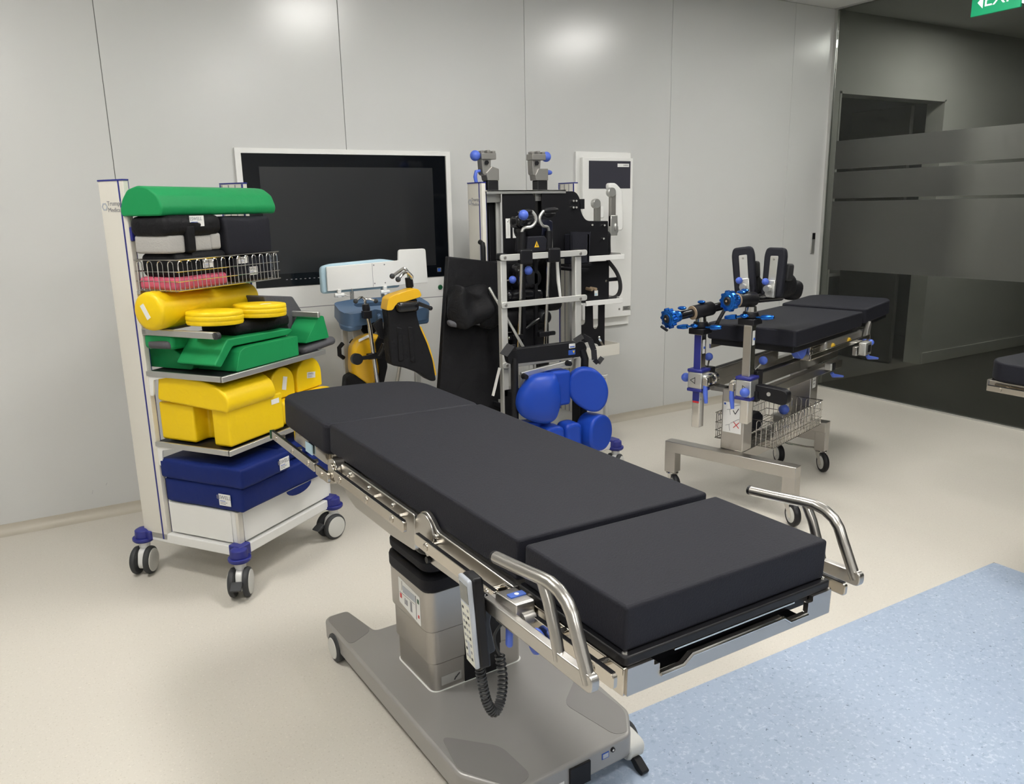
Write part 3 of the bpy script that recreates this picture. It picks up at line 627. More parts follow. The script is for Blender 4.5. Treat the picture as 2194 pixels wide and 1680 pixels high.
# wire basket
def basket(T, x0, x1, y0, y1, z0, z1, name, label, nx, ny, r=.0023, low=()):
    k = thing(name, label, 'basket', tuple(T.p(((x0+x1)/2, (y0+y1)/2, z0))))
    for z, rr in ((z1, r*1.35), (z0+(z1-z0)*.62, r), (z0+(z1-z0)*.3, r), (z0, r*1.2)):
        MB(T).tube([(x0, y0, z), (x1, y0, z), (x1, y1, z), (x0, y1, z)], rr, 6, True).build('rim' if z == z1 else 'hoop', M['chrome'], k)
    def arch(p, q):
        zt = z1-.004; h = (V(q)-V(p)).length/2; pts = [(p[0], p[1], z0), (p[0], p[1], zt-h)]
        for a in (45, 90, 135):
            c_ = (1-math.cos(math.radians(a)))/2; pts.append((p[0]+(q[0]-p[0])*c_, p[1]+(q[1]-p[1])*c_, zt-h+h*math.sin(math.radians(a))))
        pts += [(q[0], q[1], zt-h), (q[0], q[1], z0)]
        MB(T).tube(pts, r*.9, 5).build('wire_arch', M['chrome'], k)
    for i in range(nx):
        a, c = x0+(x1-x0)*(i+.22)/nx, x0+(x1-x0)*(i+.72)/nx
        for y in (y0, y1): arch((a, y), (c, y))
    for i in range(ny):
        a, c = y0+(y1-y0)*(i+.22)/ny, y0+(y1-y0)*(i+.72)/ny
        for x in (x0, x1): arch((x, a), (x, c))
    g = MB(T)
    for i in range(nx*2): xx = x0+(x1-x0)*(i+.5)/(nx*2); g.tube([(xx, y0, z0), (xx, y1, z0)], r*.8, 5)
    for i in range(ny*2): yy = y0+(y1-y0)*(i+.5)/(ny*2); g.tube([(x0, yy, z0-.003), (x1, yy, z0-.003)], r*.8, 5)
    o = g.build('floor_grid', M['chrome'], k); o['kind'] = 'stuff'
    return k
basket(T1, .0, .60, .185, .408, 1.256, 1.376, 'wire_basket', 'chrome wire basket on the cushion trolley holding black and pink pads', 13, 4)
MB(T1).bx(.0, .66, .178, .196, 1.238, 1.252).build('basket_rail', M['alu'], tr1, bevel=.002)

# ------------------------------------------------------------------ cushions on the first trolley
CG = 'positioning cushions on the trolley'
def label_tag(T, o, c, w, h, body='ESWELL', plane='v', rot=0):
    """small maker's tag on a cushion: lies proud of the surface at c (u,v,w)"""
    L = Fr(T.p(c), T.x, T.y*-1, T.z) if plane == 'v' else Fr(T.p(c), T.y, T.x, T.z) if plane == 'u' else Fr(T.p(c), T.x, T.z*-1, T.y*-1)
    if rot: L = L.sub((0, 0, 0), ry=rot)
    t = MB(L).bx(-w/2, w/2, -.001, .0, -h/2, h/2).build('maker_tag', M['paper'], o, smooth=0)
    if body:
        text(body, h*.46, L.sub((-.004*w/.06, -.0010, h*.20)), M['inkgrey'], t, sx=.95)
        for k in range(3): MB(L).bx(-w*.42, w*(.05+.15*(k % 2)), -.0014, -.001, -h*.12-h*.13*k, -h*.07-h*.13*k).build('print_line', M['inkblue' if k == 0 else 'inkgrey'], t, smooth=0)
    return t
def soft(T, c, h, r, m, name, label, cat='cushion', amp=.004, puff=.004, seed=0, n=6, rx=0, ry=0, rz=0, freq=7., group=CG):
    K = T.sub(c, rx, ry, rz)
    o = MB(K).rbox((0, 0, 0), h, r, n, puff, amp, freq, seed).build(name, m, smooth=70)
    return tag(o, label, cat, group), K
def roll(T, poly, c0, c1, plane, m, name, label, cat='cushion', bev=.012, K=None):
    o = MB(K or T).prism(poly, c0, c1, plane).build(name, m, bevel=bev, seg=3, smooth=55)
    return tag(o, label, cat, CG)
SEAM = MB
# green half-round bolster on top
hr = fillet([(.165, 1.546), (.375, 1.546), (.385, 1.575), (.365, 1.625), (.32, 1.655), (.265, 1.662), (.21, 1.648), (.175, 1.61), (.160, 1.57)], .012, 3)
g1 = roll(T1, hr, -.015, .64, 'yz', M['green'], 'half_round_bolster', 'long green half-round bolster on the very top of the trolley', bev=.008)
# black blocks with pale foam, standing in the basket
b1, K = soft(T1, (.135, .295, 1.505), (.150, .105, .040), .03, M['padsoft'], 'foam_block', 'black covered foam block with exposed pale foam under the green bolster', seed=2, puff=.006)
for (c, h) in (((-.095, .0, -.068), (.042, .095, .036)), ((.03, .0, -.068), (.075, .085, .034)), ((.115, .0, -.066), (.03, .09, .034))):
    MB(K).rbox(c, h, .012, 3, 0, .002, 8, 1).build('foam_core', M['foam'], b1, smooth=60)
MB(K).rbox((-.035, .075, -.05), (.024, .036, .055), .012, 3, 0, .003, 8, 3).build('cover_flap', M['padsoft'], b1, smooth=60)
label_tag(T1, b1, (.135, .404, 1.523), .075, .042)
b2, K = soft(T1, (.435, .295, 1.453), (.140, .105, .083), .018, M['pad'], 'foam_block', 'plain black cube-like foam block right of the pale foam block', seed=4)
# pads lying in the basket
b3, K = soft(T1, (.158, .295, 1.355), (.140, .095, .048), .022, M['padsoft'], 'gel_pad', 'black soft pad lying over the pink pad in the wire basket', seed=5, puff=.003, amp=.003)
label_tag(T1, b3, (.18, .394, 1.352), .055, .034, 'ESWELL')
b4, K = soft(T1, (.145, .295, 1.285), (.140, .098, .024), .012, M['redfoam'], 'gel_pad', 'pink red foam pad at the bottom of the wire basket', seed=6, amp=.003)
b5, K = soft(T1, (.455, .295, 1.312), (.125, .098, .052), .016, M['pad'], 'gel_pad', 'black block with white tags at the right end of the wire basket', seed=7)
label_tag(T1, b5, (.44, .396, 1.302), .055, .036); label_tag(T1, b5, (.38, .396, 1.352), .055, .028)
# yellow bolster with narrow waist across the support arms
K = T1.sub((-.055, .245, 1.172), 0, .0, 0)
prof = [(0, .06), (.012, .074), (.03, .078), (.22, .078), (.36, .070), (.50, .064), (.8, .062), (.97, .062), (.99, .058), (1, .048)]
yb = tag(MB(T1).rev((-.045, .275, 1.176), (.555, .255, 1.176), prof, 36).build('bolster', M['yellow'], smooth=50), 'long yellow round bolster lying across the upper trolley arms', 'cushion', CG)
L = Fr(T1.p((-.0455, .275, 1.176)), T1.y, T1.x, T1.z).sub((-.01, -.0006, .0), ry=1.05)
MB(L).bx(-.032, .032, -.001, .0006, -.011, .011).build('maker_tag', M['paper'], yb, smooth=0)
# two yellow ring cushions
def disc(c, r, h, label, tilt=0):
    K = T1.sub(c, tilt, .04, 0)
    o = tag(MB(K).rev((0, 0, 0), (0, 0, h), [(0, r*.90), (.04, r*.97), (.2, r), (.32, r*.985), (.36, r*1.005), (.62, r*1.0), (.66, r*.985), (.72, r), (.93, r*.985), (.98, r*.95), (1, r*.86)], 40).build('ring_cushion', M['yellow'], smooth=50), label, 'cushion', CG)
    return o, K
d1, K1 = disc((.125, .455, 1.112), .112, .056, 'yellow round disc cushion resting at the front of the yellow bolster')
d2, K2 = disc((.375, .47, 1.112), .112, .056, 'yellow round disc cushion with white strip right of its twin')
MB(K2).prism(rrect(.06, .012, .002, 2, -.02, .05), .0555, .0568).build('maker_tag', M['paper'], d2, smooth=0)
# dark pads and wedges between
p1, K = soft(T1, (.36, .40, 1.076), (.175, .10, .028), .022, M['padsoft'], 'gel_pad', 'thick black fabric pad under the yellow disc cushions', seed=9, amp=.006, puff=.005)
p2, K = soft(T1, (.20, .262, 1.034), (.20, .064, .018), .014, M['greyfoam'], 'gel_pad', 'flat dark grey pad squeezed above the green wedges', seed=10, amp=.006)
w1 = roll(T1, fillet([(.46, 1.19), (.66, 1.165), (.755, 1.04), (.625, .985), (.60, 1.06), (.50, 1.10)], .012), .26, .42, 'xz', M['greyfoam'], 'foam_wedge', 'grey foam wedge leaning behind the yellow discs at the right')
w2 = roll(T1, fillet([(.555, .965), (.735, .965), (.705, 1.072), (.675, 1.078)], .008), .43, .555, 'xz', M['green'], 'foam_wedge', 'small green wedge at the right end of the middle shelf', bev=.006)
w3, K = soft(T1, (.675, .45, .935), (.125, .10, .020), .019, M['greyfoam'], 'gel_pad', 'flat grey rounded pad sticking out at the shelf right end', seed=12, amp=.002, ry=-.05)
# green wedges on the middle shelf
w4 = roll(T1, fillet([(.02, .925), (.36, .925), (.375, .945), (.25, 1.018), (.06, .99)], .01), .065, .20, 'yz', M['green'], 'foam_wedge', 'green wedge at the left of the middle shelf', bev=.008)
w5 = roll(T1, fillet([(.10, .922), (.495, .922), (.495, 1.010), (.16, 1.014), (.13, 1.0)], .008), .30, .565, 'xz', M['green'], 'foam_wedge', 'large green wedge block at the front of the middle shelf', bev=.008)
w5b = roll(T1, fillet([(.015, .962), (.05, .948), (.125, 1.022), (.47, 1.016), (.50, 1.032), (.49, 1.044), (.10, 1.056)], .01), .33, .535, 'xz', M['green'], 'foam_wedge', 'flat green pad draped along the large green wedge', bev=.01)
w6, K = soft(T1, (.055, .255, 1.045), (.05, .075, .030), .015, M['green'], 'foam_block', 'small green block with white tag under the support arm', seed=14)
label_tag(T1, w6, (.003, .225, 1.050), .03, .024, None, 'u')
# yellow cushions on the lower shelf
dprof = fillet([(.20, .795), (.575, .770), (.588, .80), (.575, .845), (.53, .875), (.47, .892), (.40, .90), (.22, .905)], .02, 4)
y1 = roll(T1, dprof, .015, .30, 'yz', M['yellow'], 'half_round_bolster', 'yellow half-round cushion lying on the notched yellow block', bev=.008)
hp_ = [(.03, .185), (.36, .185), (.36, .565), (.03, .565), (.03, .475), (.11, .475), (.11, .375), (.03, .375)]
hb = roll(T1, fillet(hp_, .012), .622, .785, 'xy', M['yellow'], 'notched_block', 'yellow U-shaped foam block with front notch on the lower shelf', bev=.01)
label_tag(T1, hb, (.31, .5655, .752), .05, .022, None); None
for (u0, u1, lab) in ((.355, .515, 'yellow half-round cushion standing left of a twin under the middle shelf'), (.535, .715, 'yellow half-round cushion with white tag at the far right of the lower shelf')):
    m_ = (u0+u1)/2; r_ = (u1-u0)/2
    pl = [(u0, .735), (u1, .735)]+[(m_+r_*math.cos(a), .80+r_*.95*math.sin(a)) for a in [k*math.pi/12 for k in range(13)]]
    yc = roll(T1, fillet(pl, .008), .22, .51, 'xz', M['yellow'], 'half_round_bolster', lab, bev=.012)
    label_tag(T1, yc, (m_+.01, .5108, .80), .06, .028, None if u0 < .4 else 'ESWELL', rot=-1.3 if u0 < .4 else .12)
y5, K = soft(T1, (.55, .40, .675), (.185, .15, .052), .02, M['yellow'], 'foam_block', 'yellow flat block beneath the standing yellow cushions', seed=17)
# navy cushions on the drawer box
n1, K = soft(T1, (.150, .405, .498), (.148, .225, .042), .012, M['bluevinyl'], 'foam_block', 'navy blue rectangular cushion on top of the lower navy one', seed=18, n=8, amp=.003)
label_tag(T1, n1, (.255, .6345, .495), .062, .050)
n2, K = soft(T1, (.34, .40, .403), (.330, .212, .054), .012, M['bluevinyl'], 'foam_block', 'large navy blue cushion lying on the trolley drawer box', seed=19, n=8, amp=.003)
label_tag(T1, n2, (.004, .525, .40), .062, .050, 'ESWELL', 'u')
n3, K = soft(T1, (.47, .39, .500), (.165, .18, .040), .018, M['bluevinyl'], 'foam_block', 'navy blue cushion behind, partly under the operating table', seed=20, n=6, amp=.004)
MB(T1).tube([tuple(V((.33+.055*math.cos(a), .575, .462+.02*math.sin(a)))) for a in [math.pi+k*math.pi/8 for k in range(9)]], .004, 6).build('zip_seam', M['bluevinyl'], n3)
MB(T1).prism([(.36+.085*math.cos(a), .352+.035*math.sin(a)) for a in [math.pi+k*math.pi/10 for k in range(11)]], .612, .618, 'xz').build('cover_flap', M['bluevinyl'], n2, bevel=.002)
# ------------------------------------------------------------------ wall-mounted equipment
wm = thing('wall_monitor', 'large dark flat screen in white surround built into the wall', 'monitor', (1.55, 4.49, 0))
Y = YW
MB().plate([(.925, .12), (2.185, .12), (2.185, 1.888), (.925, 1.888)], [[(.955, 1.142), (2.155, 1.142), (2.155, 1.862), (.955, 1.862)]], Y-.022, Y-.001, 'xz').build('surround', M['white'], wm, bevel=.002)
MB().bx(.957, 2.153, Y-.016, Y-.002, 1.144, 1.860).build('bezel', M['bezel'], wm, bevel=.002)
MB().bx(1.045, 2.066, Y-.0168, Y-.0158, 1.215, 1.792).build('screen', M['screen'], wm, smooth=0)
MB().bx(.927, 2.183, Y-.0226, Y-.0218, 1.018, 1.0225).build('seam', M['inkgrey'], wm, smooth=0)
for k in range(9): MB().bx(1.14+.026*k, 1.150+.026*k, Y-.0166, Y-.0158, 1.180, 1.184).build('touch_key', M['inkgrey'], wm, smooth=0)
MB().rev((2.085, Y-.022, 1.078), (2.085, Y-.030, 1.078), [(0, .016), (.6, .015), (1, .012)], 20).build('button', M['greenlamp'], wm)
MB().plate(rrect(.026, .026, .002, 2, 2.085, 1.185), [rrect(.020, .020, .002, 2, 2.085, 1.185)], Y-.0172, Y-.016, 'xz').build('indicator_frame', M['alu'], wm)
MB().bx(2.076, 2.094, Y-.0170, Y-.016, 1.176, 1.194).build('indicator', M['inkblue'], wm, smooth=0)

wp = thing('wall_cabinet', 'tall white wall panel with dark screen right of the second trolley', 'cabinet', (3.34, 4.45, .70))
MB().bx(3.112, 3.572, Y-.018, Y, .716, 1.905).build('backplate', M['white'], wp, bevel=.003)
dr = MB().prism(fillet([(3.142, .78), (3.566, .78), (3.566, 1.866), (3.142, 1.866)], .006), Y-.052, Y-.018, 'xz').build('door', M['white'], wp, bevel=.004)
sc_ = MB().bx(3.192, 3.542, Y-.0535, Y-.0518, 1.664, 1.845).build('display', mat('panel_display', (.045, .045, .06), .3), dr, smooth=0)
lb_ = MB().bx(3.430, 3.528, Y-.0543, Y-.0534, 1.806, 1.828).build('sticker', M['paper'], sc_, smooth=0)
for k in range(4): MB().bx(3.482+.010*k, 3.488+.010*k, Y-.0547, Y-.0542, 1.812, 1.822).build('print_mark', M['inkgrey'], lb_, smooth=0)
MB().rev((3.46, Y-.052, .835), (3.46, Y-.056, .835), [(0, .008), (1, .006)], 14).build('lock', M['castalu'], dr)
rl = MB().bx(3.49, 3.558, Y-.0532, Y-.0518, .822, .852).build('rating_label', M['alu'], dr, smooth=0)
for k in range(3): MB().bx(3.498, 3.545-.012*(k % 2), Y-.0537, Y-.0531, .828+.008*k, .831+.008*k).build('print_line', M['ink'], rl, smooth=0)

ws = thing('wall_switch', 'slim metal touch switch on the wall near the glass edge', 'switch', (5.50, 4.5, 1.13))
MB().prism(rrect(.040, .172, .003, 2, 5.502, 1.217), Y-.012, Y, 'xz').build('plate', M['alu'], ws, bevel=.002)
MB().bx(5.484, 5.520, Y-.0132, Y-.0118, 1.247, 1.298).build('sensor_window', M['blackgl'], ws, smooth=0)

# exit sign hanging from the ceiling, seen edge-on to the left wall
EX = Fr((5.2, 3.015, 2.655), (0, -1, 0), (1, 0, 0), (0, 0, 1))
es = thing('exit_sign', 'green hanging EXIT sign with white arrow at the ceiling', 'sign', tuple(EX.p((0, 0, 0))))
m_sign = mat('sign_green', (.004, .20, .085), .4); m_sign.node_tree.nodes['Principled BSDF'].inputs['Emission Color'].default_value = (.004, .20, .085, 1); m_sign.node_tree.nodes['Principled BSDF'].inputs['Emission Strength'].default_value = .22
m_let = emit('sign_white', (.6, .85, .72), .12)
pn = MB(EX).bx(-.15, .15, -.008, .008, .0, .19).build('panel', m_sign, es, bevel=.003)
text('EXIT', .108, EX.sub((.038, -.0086, .078)), m_let, pn, depth=.0006, sx=1.0)
MB(EX).prism([(-.112, .075), (-.078, .112), (-.078, .038)], -.0096, -.0080, 'xz').build('arrow', m_let, pn, smooth=0)
MB(EX).bx(-.15, .15, -.022, .022, .19, .25).build('housing', M['white'], es, bevel=.004)
for x in (-.12, .12): MB(EX).cyl((x, 0, .25), (x, 0, ZC-2.655), .005, n=8).build('rod', M['white'], es)
# ------------------------------------------------------------------ transport trestle with traction table top
TR = Fr((2.88, 2.81, 0), V((.958, .2868, 0)).normalized(), V((-.2868, .958, 0)).normalized(), (0, 0, 1))
tt = thing('transport_trestle', 'stainless steel wheeled trestle carrying a second black table top', 'trestle', tuple(TR.p((.45, 0, 0))))
def sc(name, b, m='steel', p=None, bev=.003): return b.build(name, M[m], p or tt, bevel=bev)
sc('front_beam', MB(TR).bx(-.0, .062, -.372, .362, .240, .300))
for y0, y1 in ((-.372, -.306), (.300, .362)): sc('front_leg', MB(TR).prism(fillet([(y0, .125), (y1, .125), (y1, .245), (y0, .245)], .002), .0, .062, 'yz'), 'steelz')
sc('long_beam', MB(TR).bx(.055, .90, -.060, .070, .240, .300))
sc('rear_beam', MB(TR).bx(.875, .945, -.163, .173, .240, .300))
for y0, y1 in ((-.163, -.10), (.105, .173)): sc('rear_leg', MB(TR).bx(.885, .945, y0, y1, .125, .245), 'steelz')
sc('rear_plate', MB(TR).bx(.93, .94, -.11, .11, .17, .245), 'steel')
MB(TR).tube([(.90, -.10, .135), (.90, -.05, .130), (.90, .06, .130), (.90, .11, .135)], .006, 8).build('rear_pedal_bar', M['chrome'], tt)
MB(TR).cyl((.50, -.0602, .268), (.50, -.0606, .268), .006, n=12).build('hole_plug', M['black'], tt)
sc('pedal', MB(TR).bx(-.05, .02, .285, .325, .085, .095), 'steel')
def swivel(x, y, a, r=.058):
    k = yawfr(TR.p((x, y, 0)), a)
    f = MB(k).rev((0, 0, .108), (0, 0, .128), [(0, .028), (.5, .034), (1, .026)], 18).build('castor_plate', M['chrome'], tt)
    for s_ in (-1, 1): MB(k).prism(fillet([(-.052, .050), (-.03, .040), (.022, .10), (.022, .116), (-.022, .116)], .006), s_*.019-.0015, s_*.019+.0015, 'xz').build('castor_fork', M['chrome'], f)
    w = MB(k).rev((-.035, -.0155, r), (-.035, .0155, r), [(0, r*.88), (.2, r*.98), (.5, r), (.8, r*.98), (1, r*.88)], 30).build('wheel', M['black'], f)
    for s_ in (-1, 1): MB(k).rev((-.035, s_*.0150, r), (-.035, s_*.0175, r), [(0, r*.70), (1, r*.62)], 24).build('wheel_disc', M['hub'], w)
for x, y, a in ((.03, -.34, 70), (.03, .33, 70), (.915, -.13, 65), (.915, .14, 65)): swivel(x, y, a)
# pedestals with instruction stickers
sc('front_pedestal', MB(TR).bx(.062, .160, -.060, .066, .300, .625), 'steelz', None, .005)
sc('rear_pedestal', MB(TR).bx(.835, .935, -.078, .050, .300, .66), 'steelz', None, .005)
st = MB(TR).bx(.0605, .0618, -.047, .056, .395, .555).build('instruction_sheet', M['paper'], tt, smooth=0)
def sk(a, c, m='ink', r=.0016): MB(TR).tube([(.0598, q[0], q[1]) for q in (a, c)], r, 5).build('sketch_line', M[m], st)
for a, c, m, r in (((.0, .515), (-.012, .497), 'ink', .002), ((-.012, .497), (-.03, .528), 'ink', .002), ((-.005, .455), (-.035, .425), 'inkred', .002), ((-.035, .455), (-.005, .425), 'inkred', .002),
                   ((.005, .535), (-.035, .550), 'inkgrey', .0012), ((.035, .515), (.01, .520), 'inkgrey', .0012), ((.02, .52), (.015, .49), 'inkgrey', .0012), ((.012, .445), (-.035, .475), 'inkgrey', .0012), ((.04, .43), (.015, .44), 'inkgrey', .0012), ((.02, .435), (.015, .405), 'inkgrey', .0012)): sk(a, c, m, r)
MB(TR).cyl((.0602, .047, .545), (.0598, .047, .545), .006, n=14).build('warning_dot', M['inkblue'], st)
st2 = MB(TR).bx(.855, .90, -.0793, -.0782, .50, .61).build('instruction_sheet', M['paper'], tt, smooth=0)
for k in range(4): MB(TR).bx(.862, .885+.006*(k % 2), -.0798, -.0792, .52+.02*k, .525+.02*k).build('sketch_line', M['inkgrey'], st2, smooth=0)
# carrying rails on the pedestals
for y in (-.155, .140):
    sc('cradle_rail', MB(TR).bx(-.02 if y > 0 else -.03, 1.02, y-.022, y+.022, .612, .655), 'steel')
    MB(TR).bx(-.055, -.018, y-.026, y+.026, .608, .660).build('rail_end_cap', M['black'], tt, bevel=.004)
for x in (.10, .82): sc('cradle_cross', MB(TR).bx(x-.03, x+.03, -.15, .14, .600, .625), 'castalu')

# the second table top with traction gear
t2 = thing('traction_table_top', 'black padded table top with traction posts carried on the trestle', 'operating table', tuple(TR.p((.6, 0, .66))))
def pd(poly, z0, z1, T=TR): return MB(T).prism(poly, z0, z1).build('mattress', M['pad'], t2, bevel=.008, seg=3, smooth=50)
pd(fillet([(.205, -.245), (1.105, -.245), (1.135, .22), (1.10, .255), (.235, .262), (.205, .24)], .02), .845, .930)
k = TR.sub((1.128, 0, .857), 0, -.03, 0)
MB(k).prism(fillet([(.0, -.25), (.42, -.245), (.50, -.20), (.49, .20), (.42, .26), (.0, .262)], .03), .0, .085).build('mattress', M['pad'], t2, bevel=.008, seg=3, smooth=50)
MB(TR).bx(.23, 1.08, -.225, .235, .812, .845).build('carrier_plate', M['black'], t2, bevel=.004)
MB(k).bx(.05, .44, -.22, .22, -.03, .0).build('carrier_plate', M['black'], t2, bevel=.004)
MB(TR).bx(.62, 1.22, -.235, .235, .755, .82).build('hinge_housing', M['castalu'], t2, bevel=.012)
MB(TR).bx(.50, .64, -.20, .20, .77, .815).build('hinge_bridge', M['nickel'], t2, bevel=.01)
for x in (.70, .93): MB(TR).rev((x, -.232, .785), (x, -.245, .785), [(0, .018), (1, .015)], 14).build('marker_cap', M['inkyellow'], t2)
MB(TR).prism(fillet([(1.14, .70), (1.20, .705), (1.205, .76), (1.19, .80), (1.20, .85), (1.185, .87), (1.15, .82), (1.13, .76)], .01), -.262, -.238, 'xz').build('hinge_plate', M['castalu'], t2, bevel=.003)
for y in (-.28, .28): sc('accessory_rail', MB(TR).bx(.30, 1.12, y-.005, y+.005, .775, .800), 'nickel', t2, .0015)
# traction spars running under the top
for y, z0 in ((-.125, .70), (.135, .685)):
    sp = sc('traction_spar', MB(TR).bx(.0, 1.02 if y < 0 else .80, y-.024, y+.024, z0-.030, z0+.030), 'steel', t2)
    MB(TR).bx(.0, 1.0 if y < 0 else .78, y-.012, y+.012, z0+.030, z0+.0315).build('scale_strip', M['black'], sp, smooth=0)
    MB(TR).prism(rrect(.062, .10, .004, 2, .02, z0), y-.030, y+.030, 'xz').build('spar_clamp', M['black'], sp, bevel=.003)
    MB(TR).tube([(.02, y, z0+.05), (.05, y-.012 if y < 0 else y+.01, z0+.075)], .006, 8).build('clamp_screw', M['chrome'], sp)
    MB(TR).ball((.065, y-.02 if y < 0 else y+.018, z0+.092), .0215, 16).build('clamp_knob', M['lblue'], sp)
MB(TR).prism(fillet([(.33, .805), (.46, .805), (.44, .77), (.40, .752), (.37, .77)], .01), -.20, -.16, 'xz').build('release_lever', M['lblue'], t2, bevel=.004)
MB(TR).bx(.46, .49, -.215, -.16, .735, .815).bx(.49, .74, -.215, -.18, .735, .80).build('spar_hinge', M['nickel'], t2, bevel=.004)
MB(TR).bx(.43, .56, -.10, -.06, .665, .70).build('spar_stop', M['black'], t2, bevel=.008)
sb = sc('foot_block', MB(TR).prism(fillet([(-.325, .618), (-.30, .608), (-.10, .632), (-.10, .695), (-.30, .684), (-.325, .672)], .012), -.045, .005, 'yz'), 'black', t2, .004)
MB(TR).cyl((-.046, -.235, .655), (-.049, -.235, .655), .010, n=14).build('block_bolt', M['alu'], sb)
# rail clamps with blue levers on the right
def railclamp(x, y, z, s=1.):
    c = MB(TR).bx(x-.045*s, x+.045*s, y-.03, y+.012, z-.038*s, z+.035*s).build('rail_clamp', M['alu'], t2, bevel=.005)
    MB(TR).bx(x-.012, x+.02, y-.034, y-.028, z-.02, z+.02).build('clamp_slot', M['black'], c)
    MB(TR).tube([(x+.01, y-.02, z-.04), (x+.02, y-.025, z-.055), (x+.10, y-.05, z-.07)], [.010, .012, .006], 10).build('clamp_lever', M['lblue'], c)
railclamp(.985, -.30, .742); railclamp(.79, -.185, .655, .55)
MB(TR).ball((1.10, -.30, .757), .018, 14).build('clamp_knob', M['lblue'], t2)
MB(TR).bx(.86, .94, -.31, -.285, .715, .765).build('clamp_arm', M['chrome'], t2, bevel=.003)
# vertical traction posts
tri = lambda T, o, s: MB(T).plate([(-.018*s, 0), (.012*s, .018), (.012*s, -.018)], [[(-.0125*s, 0), (.009*s, .0125), (.009*s, -.0125)]], -.0006, .0, 'xz').build('warning_triangle', M['ink'], o, smooth=0)
def traction(y, zb, zt, dz, sgn, tubey, tl, knobx):
    p = MB(TR).bx(-.075, -.027, y-.021, y+.021, zb, zt).build('traction_post', M['chrome'], t2, bevel=.003)
    MB(TR).bx(-.0762, -.075, y-.018, y+.018, zb+.13, zb+.14).build('limit_mark', M['inkred'], p, smooth=0)
    MB(TR).bx(-.0762, -.0752, y-.019, y+.019, zb+.14, zb+.48).build('scale_face', M['navy'] if sgn > 0 else M['steelz'], p, smooth=0)
    MB(TR).bx(-.062, -.040, y-.0222, y-.0210, zt-.10, zt-.03).build('scale_label', M['paper'], p, smooth=0)
    MB(TR).ball((-.050, y-.022, zt-.07), .007, 10).build('latch_button', M['inkblue'], p)
    zc = dz
    bl = MB(TR).bx(-.095, -.012, y-.040, y+.040, zc-.043, zc+.043).build('post_clamp', M['alu'], t2, bevel=.006)
    for z in (zc-.050, zc+.050): MB(TR).bx(-.098, -.010, y-.042, y+.042, z-.008, z+.008).build('clamp_collar', M['navy'], bl, bevel=.004)
    F = Fr(TR.p((-.0955, y+.008*sgn, zc)), -TR.y, TR.x, TR.z); tri(F, bl, sgn)
    kp_ = (-.053, y+.075, zc) if sgn > 0 else (-.118, y-.022, zc-.012)
    MB(TR).tube([(-.053, y+.036, zc), kp_] if sgn > 0 else [(-.09, y-.02, zc-.01), kp_], .006, 8).build('knob_stem', M['chrome'], bl)
    MB(TR).ball(kp_, .0235, 18).build('clamp_knob', M['lblue'], bl)
    ly = y-.058 if sgn > 0 else y+.062
    MB(TR).rev((-.06, ly, zc+.005), (.005, ly, zc+.012), [(0, .026), (.5, .026), (.52, .031), (.62, .031), (.64, .027), (1, .027)], 22).build('swivel_barrel', M['chrome'], bl)
    MB(TR).bar((-.06, y, zc+.008), (-.06, ly, zc+.006), .045, .05).build('swivel_arm', M['alu'], bl, bevel=.01)
    lv = MB(TR).prism(fillet([(-.012, .0), (.014, .0), (.020, -.03), (.005, -.05), (-.010, -.03)], .006), -.008, .008, 'xz')
    MB(TR.sub((-.088, ly, zc+.005))).prism(fillet([(-.016, .014), (.012, .014), (.014, -.025), (-.014, -.028)], .008), -.010, .010, 'yz').build('lever_root', M['nickel'], bl, bevel=.003)
    MB(TR).tube([(-.088, ly, zc-.02), (-.092, ly-.004, zc-.055), (-.095, ly-.012, zc-.108)], [.0105, .0125, .009], 12).build('clamp_lever', M['lblue'], bl)
    # swivel head with anodised wing levers and the traction tube
    hd_ = MB(TR).bx(-.098, -.010, y-.042, y+.042, zt, zt+.030).rev((-.053, y, zt+.030), (-.053, y, zt+.062), [(0, .036), (.4, .040), (1, .034)], 24).build('swivel_head', M['black'], t2, bevel=.004)
    MB(TR).rev((-.053, y, zt+.060), (-.053, y, zt+.085), [(0, .028), (1, .026)], 20).build('swivel_pin', M['chrome'], hd_)
    for s_ in (-1, 1):
        MB(TR).rev((-.066, y+s_*.036, zt+.036), (-.070, y+s_*.125, zt+.034+.010*-s_), [(0, .004), (.30, .006), (.34, .012), (.6, .0135), (.94, .010), (1, .006)], 14).build('wing_lever', M['blueano'], hd_)
    MB(TR).ball((-.098, y+.010, zt+.044), .014, 12, (1, 1.6, .8)).build('wing_nut', M['blueano'], hd_)
    c = V((-.053, tubey, zt+.115)); d = V(tl)
    a0, a1 = c-d*knobx, c+d*.27
    tb_ = MB(TR).cyl(tuple(a0), tuple(a1), .0215, n=24).build('traction_tube', M['blackgl'], t2)
    MB(TR).rev(tuple(c-d*.055), tuple(c+d*.07), [(0, .033), (.03, .035), (.97, .035), (1, .033)], 26).build('tube_sleeve', M['black'], tb_)
    MB(TR).rev(tuple(c-d*.060), tuple(c-d*.055), [(0, .0345), (1, .0345)], 26).build('sleeve_ring', M['tan'], tb_)
    up = V((0, 0, 1))
    MB(TR).ball(tuple(c+up*.044), .017, 14, (1.2, 1.2, .55)).build('wing_nut', M['blueano'], tb_)
    # graduated hand wheel at the tube's outer end
    q0 = a0-d*.02
    MB(TR).rev(tuple(q0+d*.075), tuple(q0), [(0, .027), (.25, .030), (.4, .026), (.55, .034), (.62, .044), (.85, .046), (.97, .044), (1, .040)], 28).build('hand_wheel', M['blueano'], tb_)
    hw = MB(TR)
    perp = d.cross(up).normalized(); pu = perp.cross(d)
